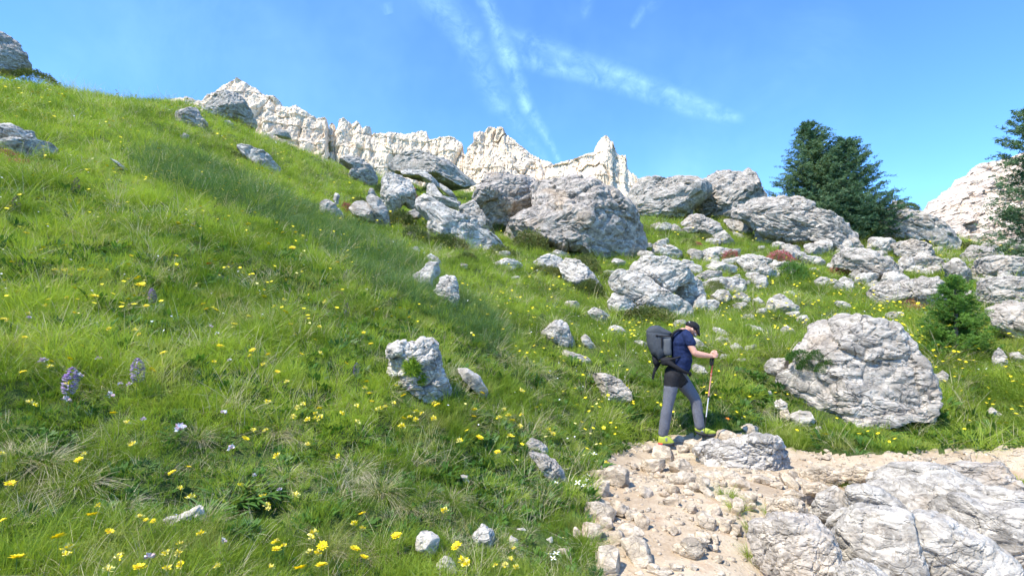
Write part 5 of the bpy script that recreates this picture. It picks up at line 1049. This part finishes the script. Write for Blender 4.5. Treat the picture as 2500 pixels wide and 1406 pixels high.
# ---------------------------------------------------------------- the hiker
HC = hit(1627, 1083, True); HC[2] = hmap([HC[0]], [HC[1]])[0]
_f, _r = frame(HC); HROT = math.atan2(_r[1], _r[0])
def h2(x, y):
    """a point of the figure: picture coordinates of the close view -> metres across and up, in the plane of the figure"""
    q = local_outline(P('5', '%f %f' % (x, y)), HC)[0]; return q
def h3(x, y, d=0.): q = h2(x, y); return np.array([q[0], d, q[1]])
KPX = (h2(500, 600)[0] - h2(400, 600)[0]) / 100
def cap(pts_, ra, rd, n=20, k=5):
    """closed tube: pts (x, y, d) in close view units, radius in the plane (units) and in depth (metres)"""
    p = np.array([h3(*q) for q in pts_]); ra = np.array(ra, float) * KPX; rd = np.array(rd, float)
    t = np.linspace(0, len(p) - 1, (len(p) - 1) * 6 + 1); ix = np.arange(len(p))
    def cr(a): # smooth interpolation
        o = []
        for q in t:
            i = min(int(q), len(p) - 2); u = q - i; a0 = a[max(i - 1, 0)]; a1 = a[i]; a2 = a[i + 1]; a3 = a[min(i + 2, len(p) - 1)]
            o.append(.5 * (2 * a1 + (a2 - a0) * u + (2 * a0 - 5 * a1 + 4 * a2 - a3) * u * u + (3 * a1 - a0 - 3 * a2 + a3) * u ** 3))
        return np.array(o)
    p2, ra2, rd2 = cr(p), cr(ra), cr(rd); T = np.gradient(p2, axis=0); T /= np.linalg.norm(T, axis=1)[:, None]
    N = np.stack([T[:, 2], T[:, 1] * 0, -T[:, 0]], -1); N /= np.maximum(np.linalg.norm(N, axis=1), 1e-6)[:, None]; B = np.cross(N, T)
    e = []
    for s in np.sin(np.linspace(0, 1, k + 1)[1:] * math.pi / 2): e.append(s)
    rings = [(p2[0] - T[0] * ra2[0] * .9 * math.sqrt(1 - s * s), ra2[0] * s, rd2[0] * s, 0) for s in e[:-1]] + [(p2[i], ra2[i], rd2[i], i) for i in range(len(p2))] + [(p2[-1] + T[-1] * ra2[-1] * .9 * math.sqrt(1 - s * s), ra2[-1] * s, rd2[-1] * s, -1) for s in e[:-1][::-1]]
    a = np.linspace(0, 2 * math.pi, n, endpoint=False)
    v = np.concatenate([c + x * np.cos(a)[:, None] * N[i] + y * np.sin(a)[:, None] * B[i] for c, x, y, i in rings])
    f = grid_faces(len(rings), n, True); o = len(v); v = np.concatenate([v, [rings[0][0], rings[-1][0]]]); L = (len(rings) - 1) * n
    f = np.concatenate([f, [[o, (i + 1) % n, i, i] for i in range(n)], [[o + 1, L + i, L + (i + 1) % n, L + (i + 1) % n] for i in range(n)]])
    return v, f
def ell(x, y, d, rx, ry, rd, tilt=0.):
    v, f = ico(4); c = h3(x, y, d); a, b_ = v[:, 0] * rx * KPX, v[:, 2] * ry * KPX; t = math.radians(tilt)
    return np.stack([a * math.cos(t) + b_ * math.sin(t), v[:, 1] * rd, -a * math.sin(t) + b_ * math.cos(t)], -1) + c, f
def fix(v, f):
    """triangles and quads with repeated corners -> clean triangles"""
    f = np.asarray(f)
    if f.shape[1] == 4: f = np.concatenate([f[:, :3], f[:, [0, 2, 3]]]); f = f[(f[:, 0] != f[:, 1]) & (f[:, 1] != f[:, 2]) & (f[:, 0] != f[:, 2])]
    return v, f
def fuse(name, parts_, vox, smooth_=6, deform=None):
    """one continuous skin round all the volumes"""
    v, f = join([fix(*q) for q in parts_]); m = mesh('tmp', v, f); o = link('tmp', m)
    rm = o.modifiers.new('r', 'REMESH'); rm.mode = 'VOXEL'; rm.voxel_size = vox
    sm = o.modifiers.new('s', 'SMOOTH'); sm.iterations = smooth_; sm.factor = .5
    bpy.context.view_layer.update(); dg = bpy.context.evaluated_depsgraph_get(); r = bpy.data.meshes.new_from_object(o.evaluated_get(dg))
    bpy.data.objects.remove(o); bpy.data.meshes.remove(m); r.name = name
    n = len(r.vertices); a = np.empty(n * 3, np.float32); r.vertices.foreach_get('co', a); a = a.reshape(-1, 3).astype(float)
    if deform is not None: a = deform(a); r.vertices.foreach_set('co', a.astype(np.float32).ravel())
    r.polygons.foreach_set('use_smooth', np.ones(len(r.polygons), bool)); r.update(); return r
def inflate(poly, d0, dep, lvl=4, pw=.8, pd=.6, noise=0.):
    lp = np.array([h2(*q) for q in poly]); c, _a = centroid(lp); th, Rr = radial(lp - c); n, f = ico(lvl); t = np.arctan2(n[:, 2], n[:, 0]); s = np.hypot(n[:, 0], n[:, 2])
    Rt = np.interp(t, np.append(th, math.pi), np.append(Rr, Rr[0])); v = np.stack([c[0] + Rt * np.cos(t) * s ** pw, d0 + dep * np.sign(n[:, 1]) * np.abs(n[:, 1]) ** pd, c[1] + Rt * np.sin(t) * s ** pw], -1)
    if noise: v = v + vnormals(v, f) * (noise * fbm(v * 9, 3, 5))[:, None]
    return v, f
SKIN = mat_plain('skin', (.62, .33, .23), .55, .12, 30, .002); SKIN.node_tree.nodes
NAVY = mat_plain('navy_shirt', (.014, .024, .07), .85, .25, 40, .004, spec=.15); GREYT = mat_plain('grey_trouser', (.135, .14, .16), .85, .15, 60, .004, spec=.15); BLK = mat_plain('black_fabric', (.012, .012, .014), .8, .3, 60, .003)
PACKM = mat_plain('slate_pack_fabric', (.055, .062, .07), .8, .15, 70, .003); PACKL = mat_plain('lighter_pack_fabric', (.09, .098, .105), .8, .15, 120, .003); LIME = mat_plain('lime_shoe', (.34, .40, .05), .6, .12, 50); SOLE = mat_plain('dark_sole', (.03, .03, .034), .7, .2, 50); REDM = mat_plain('red_rubber', (.6, .06, .05), .5, .1, 40); PGREY = mat_plain('shoe_grey', (.18, .19, .18), .7, .1, 50)
HAIR = mat_plain('grey_beard', (.30, .27, .25), .9, .3, 90); POLER = mat_plain('red_pole', (.55, .10, .06), .35, .1, 20, spec=.6); POLEW = mat_plain('white_pole', (.78, .78, .76), .35, .1, 20, spec=.6); GLASS = mat_plain('dark_glasses', (.02, .02, .02), .2, .1, 9, spec=.8); COPP = mat_plain('pole_band', (.62, .30, .22), .4, .1, 20, spec=.5)
man = empty('person', HC); man.rotation_euler = (0, 0, HROT)
tag(man, 'hiker in navy t-shirt and grey trousers bending over a pole on the trail', 'person')
def hp(name, m, parent=None, mats=None):
    if mats:
        m.materials.clear()
        for x in mats: m.materials.append(x)
    return link(name, m, parent if parent is not None else man)
def arm(d, el, wr, sh=(512, 262)):
    return [cap([(sh[0], sh[1], d * .85), ((sh[0] + el[0]) / 2, (sh[1] + el[1]) / 2, d), (el[0], el[1], d * 1.08)], [40, 37, 31], [.052, .050, .043]),
            cap([(el[0], el[1], d * 1.08), ((el[0] * 2 + wr[0]) / 3, (el[1] * 2 + wr[1]) / 3 + 4, d * .95), (wr[0], wr[1], wr[2])], [31, 32, 21], [.043, .043, .026])]
body = [cap([(475, 205, 0), (445, 300, 0), (450, 400, 0), (450, 490, 0), (430, 560, 0)], [52, 80, 84, 78, 50], [.13, .17, .155, .14, .10]),
        cap([(478, 215, 0), (515, 195, 0), (548, 178, 0)], [40, 36, 36], [.060, .056, .055])]
# head: skull, face wedge, nose, brow, jaw, ear
body += [ell(556, 158, 0, 60, 66, .077, 35), ell(583, 192, 0, 32, 48, .060, 18), ell(592, 226, 0, 23, 24, .045, 0), cap([(612, 186, 0), (620, 206, 0), (611, 214, 0)], [7, 8.5, 7], [.010, .016, .012]), ell(563, 182, -.078, 11, 16, .012, -15), ell(563, 182, .078, 11, 16, .012, -15)]
body += arm(-.20, (577, 402), (732, 432, -.14)) + arm(.20, (560, 390), (560, 300, .15))
# legs under the trousers
RL = [(378, 665, -.08), (352, 740, -.10), (328, 900, -.115), (305, 1030, -.115), (282, 1175, -.11)]; LL = [(425, 665, .08), (500, 740, .10), (590, 870, .105), (622, 1000, .10), (640, 1150, .10)]
for L in (RL, LL): body.append(cap(L, [56, 50, 40, 37, 26], [.062, .060, .052, .048, .036]))
# right hand closed round the top of the pole: palm, four bent fingers, thumb
body.append(ell(762, 424, -.125, 32, 27, .030, 20)); body.append(cap([(728, 432, -.14), (755, 428, -.13)], [21, 24], [.026, .026]))
for i, (fx, fy, ln) in enumerate([(752, 398, 1.), (766, 412, 1.06), (768, 428, 1.), (766, 443, .85)]):
    body.append(cap([(fx - 4, fy, -.148), (fx + 18 * ln, fy + 1, -.150), (fx + 36 * ln, fy + 2, -.128), (fx + 33 * ln, fy + 4, -.098), (fx + 16, fy + 5, -.090)], [8.2, 8, 7.4, 6.8, 6], [.0115, .0112, .0105, .0098, .009], 10, 3))
body.append(cap([(742, 404, -.11), (758, 388, -.10), (780, 384, -.105), (796, 392, -.115)], [10, 9.5, 8.5, 7], [.013, .0125, .0115, .010], 10, 3))
body.append(ell(560, 296, .14, 26, 22, .03))
for i in range(4): body.append(cap([(548 + i * 9, 288, .13), (550 + i * 9, 270, .115), (552 + i * 9, 276, .100)], [7.5, 7, 6], [.010, .010, .009], 8, 3))
body.append(cap([(545, 300, .13), (535, 285, .12), (540, 272, .115)], [8, 8, 7], [.011, .011, .010], 8, 3))
hp('body', fuse('body', body, .006, 3), None, (SKIN,))
def wrinkle(amp, fr, seed): 
    def g(a):
        q = a * np.array(fr); return a + np.stack([amp * fbm(q, 3, seed), amp * fbm(q + 9, 3, seed + 1), 0 * a[:, 0]], -1)
    return g
shirt = [cap([(470, 212, 0), (448, 290, 0), (452, 390, 0), (462, 480, 0), (452, 548, 0)], [52, 96, 99, 101, 92], [.16, .205, .19, .195, .185]),
         cap([(490, 215, -.10), (515, 250, -.175), (540, 305, -.205)], [46, 50, 48], [.07, .068, .066]), cap([(490, 215, .10), (515, 250, .175), (545, 320, .205)], [46, 50, 44], [.07, .068, .062]),
         cap([(458, 205, 0), (500, 205, 0)], [38, 36], [.10, .075])]
hp('shirt', fuse('shirt', shirt, .008, 5, wrinkle(.016, (6, 6, 10), 3)), None, (NAVY,))
def trou(a):
    q = a * np.array([6, 6, 5.]) + a[:, :1] * np.array([0, 0, 6.]); r_ = fbm(q, 3, 8, .5); return a + np.stack([.013 * r_, .013 * fbm(q + 5, 3, 9), a[:, 0] * 0], -1)
tr = [cap([(455, 548, 0), (408, 600, 0), (388, 660, 0)], [78, 112, 104], [.165, .178, .165])]
tr.append(cap([(366, 640, -.09), (350, 740, -.105), (325, 900, -.12), (298, 1040, -.12), (277, 1180, -.11)], [82, 70, 55, 52, 47], [.100, .088, .072, .068, .062]))
tr.append(cap([(425, 645, .085), (505, 745, .10), (590, 870, .105), (622, 1000, .10), (640, 1140, .10)], [86, 70, 57, 55, 50], [.105, .088, .074, .068, .062]))
tm = fuse('trousers', tr, .009, 5, trou)
seat = np.array([h2(*q) for q in [(200, 520), (380, 525), (440, 560), (475, 610), (528, 690), (455, 752), (410, 730), (275, 716), (200, 700)]])
cen = np.empty(len(tm.polygons) * 3, np.float32); tm.polygons.foreach_get('center', cen); cen = cen.reshape(-1, 3)
hp('trousers', tm, None, (GREYT, BLK)); tm.polygons.foreach_set('material_index', (inside(seat, cen[:, 0].astype(float), cen[:, 2].astype(float)) & (cen[:, 1] < .06)).astype(np.int32))
def shoe(up, so, d, red):
    v, f = inflate(up, d, .052, 4, .85, .7); s = hp('shoe', mesh('shoe', v, f, (LIME,)))
    v, f = inflate(so, d, .056, 4, .8, .5); hp('sole', mesh('sole', v, f, (SOLE,)), s)
    return s
s1 = shoe([(228, 1268), (232, 1205), (300, 1190), (330, 1205), (360, 1232), (386, 1262), (384, 1290), (235, 1288)], [(226, 1262), (300, 1268), (386, 1262), (388, 1290), (330, 1306), (232, 1300)], -.11, True)
v, f = inflate([(228, 1262), (280, 1266), (282, 1288), (230, 1288)], -.11, .060, 3); hp('heel_patch', mesh('heel_patch', v, f, (REDM,)), s1)
v, f = inflate([(285, 1212), (322, 1208), (330, 1262), (295, 1264)], -.11, .056, 3); hp('side_panel', mesh('side_panel', v, f, (PGREY,)), s1)
s2 = shoe([(590, 1145), (640, 1150), (700, 1155), (760, 1175), (800, 1188), (808, 1212), (740, 1228), (640, 1205), (592, 1182)], [(590, 1172), (640, 1192), (720, 1212), (808, 1202), (802, 1232), (740, 1246), (640, 1222), (590, 1196)], .10, False)
v, f = inflate([(640, 1172), (675, 1165), (690, 1205), (640, 1195)], .10, .057, 3); hp('side_panel', mesh('side_panel', v, f, (PGREY,)), s2)
for i in range(4):
    v, f = fix(*cap([(668 + i * 20, 1160 + i * 7, .055), (676 + i * 20, 1158 + i * 7, .10), (668 + i * 20, 1160 + i * 7, .145)], [4, 4, 4], [.006, .006, .006], 8, 2)); hp('lace', mesh('lace', v, f, (BLK,)), s2)
# cap with brim, glasses, beard
cp = [ell(566, 142, 0, 72, 48, .088, 24)]
cm = fuse('cap', cp + [ell(600, 160, 0, 36, 30, .080, 30)], .006, 4); co = hp('cap', cm, None, (BLK,))
v, f = inflate([(596, 150), (622, 160), (636, 190), (640, 240), (630, 248), (612, 222), (598, 185)], 0, .075, 4, .8, .5); hp('brim', mesh('brim', v, f, (BLK,)), co)
v, f = inflate([(528, 96), (536, 98), (538, 114), (530, 113)], -.05, .03, 3); hp('badge', mesh('badge', v, f, (WHT,)), co)
v, f = fix(*join([fix(*cap([(566, 172, -.080), (590, 182, -.074), (604, 190, -.055)], [3.2, 3.2, 3.2], [.004] * 3, 8, 2)), fix(*inflate([(598, 180), (612, 186), (610, 206), (596, 200)], 0, .058, 3))])); hp('glasses', mesh('glasses', v, f, (GLASS,)))
v, f = inflate([(566, 205), (585, 205), (606, 222), (608, 240), (594, 252), (574, 240)], 0, .056, 4, .8, .7, .01); hp('beard', mesh('beard', v, f, (HAIR,)))
# backpack: a thing of its own
pk = empty('backpack', Vector(HC) + Vector((0, 0, h2(300, 500)[1]))); pk.rotation_euler = (0, 0, HROT); tag(pk, 'large slate grey hiking backpack on the back of the hiker', 'backpack')
OFFP = np.array([0, 0, h2(300, 500)[1]])
def pp_(name, vf, mt, parent=None):
    v, f = fix(*vf); return link(name, mesh(name, v - OFFP, f, (mt,)), parent or pk)
pmn = pp_('main_bag', inflate([(114, 200), (140, 160), (200, 145), (290, 170), (352, 212), (364, 300), (364, 432), (305, 442), (255, 470), (240, 498), (205, 442), (166, 430), (134, 360), (116, 290)], 0, .165, 5, .72, .5, .010), PACKM)
pp_('lid', inflate([(110, 190), (145, 150), (185, 136), (232, 140), (300, 175), (368, 212), (358, 246), (300, 240), (230, 246), (150, 232), (118, 225)], 0, .155, 5, .75, .5, .008), PACKM)
pp_('side_pocket', inflate([(278, 250), (358, 246), (361, 430), (300, 436), (280, 400)], -.11, .072, 4, .7, .5, .006), PACKL)
pp_('hip_pouch', inflate([(245, 460), (290, 442), (350, 440), (400, 455), (396, 520), (330, 528), (262, 522)], -.10, .085, 4, .75, .6, .008), BLK)
pp_('bottom_bag', inflate([(166, 436), (205, 432), (238, 490), (240, 520), (200, 540), (175, 505)], 0, .11, 4, .8, .6, .01), BLK)
pp_('hanging_strap', cap([(215, 520, -.05), (190, 590, -.06), (176, 655, -.05)], [15, 14, 11], [.008, .007, .006]), BLK)
pp_('hanging_strap', cap([(250, 500, -.02), (225, 545, -.03), (205, 580, -.03)], [10, 8, 5], [.006, .006, .006]), BLK)
pp_('compression_strap', cap([(186, 236, -.135), (235, 238, -.170), (300, 240, -.176), (358, 240, -.165)], [5, 5, 5, 5], [.008] * 4), BLK)
pp_('compression_strap', cap([(262, 240, -.172), (266, 290, -.178), (264, 352, -.172)], [8, 7, 5], [.008] * 3), BLK)
pp_('buckle', ell(218, 236, -.165, 14, 9, .014), BLK)
pp_('reflective_tab', inflate([(113, 185), (122, 183), (124, 226), (115, 228)], -.02, .05, 3), WHT)
pp_('shoulder_strap', cap([(362, 262, -.12), (372, 222, -.135), (408, 192, -.145), (455, 182, -.135), (505, 200, -.13), (535, 250, -.12)], [11, 12, 12, 11, 9, 8], [.030, .03, .03, .028, .024, .02]), BLK)
pp_('shoulder_strap', cap([(362, 262, .12), (380, 215, .135), (425, 185, .145), (465, 180, .135), (510, 200, .13), (540, 250, .12)], [11, 12, 12, 11, 9, 8], [.030, .03, .03, .028, .024, .02]), BLK)
pp_('side_strap', cap([(330, 470, -.17), (390, 452, -.192), (440, 436, -.19)], [12, 9, 6], [.010] * 3), BLK)
pp_('hip_belt', cap([(330, 495, -.175), (400, 535, -.188), (470, 575, -.175), (530, 600, -.10), (545, 605, 0)], [24, 20, 15, 12, 12], [.018] * 5), BLK)
pp_('hip_buckle', ell(538, 612, -.03, 14, 26, .04), BLK)
# trekking pole
pt, pb = h3(766, 408, -.118), h3(672, 1268, .02)
po = empty('trekking_pole', Vector(HC) + Vector((0, 0, 0))); po.rotation_euler = (0, 0, HROT); tag(po, 'red and white trekking pole planted in front of the hiker', 'trekking pole')
def seg(n, t0, t1, r0, r1, mt):
    v, f = tube_rings([pt + (pb - pt) * t for t in np.linspace(t0, t1, 5)], np.linspace(r0, r1, 5), 12); link(n, mesh(n, v, f, (mt,)), po)
seg('grip', 0.0, .13, .015, .014, BLK); seg('upper_shaft', .13, .26, .0095, .0095, POLER); seg('clamp', .225, .24, .0135, .0135, COPP); seg('middle_shaft', .26, .49, .009, .009, COPP); seg('clamp', .485, .50, .012, .012, BLK)
seg('lower_shaft', .50, .725, .0075, .0072, POLEW); seg('tip', .725, 1., .0065, .003, SOLE); seg('basket', .955, .962, .022, .022, BLK)
v, f = fix(*cap([(742, 440, -.13), (732, 480, -.14), (738, 520, -.14), (752, 500, -.13), (758, 465, -.12)], [8, 9, 9, 8, 7], [.010] * 5)); link('wrist_strap', mesh('wrist_strap', v, f, (BLK,)), po)
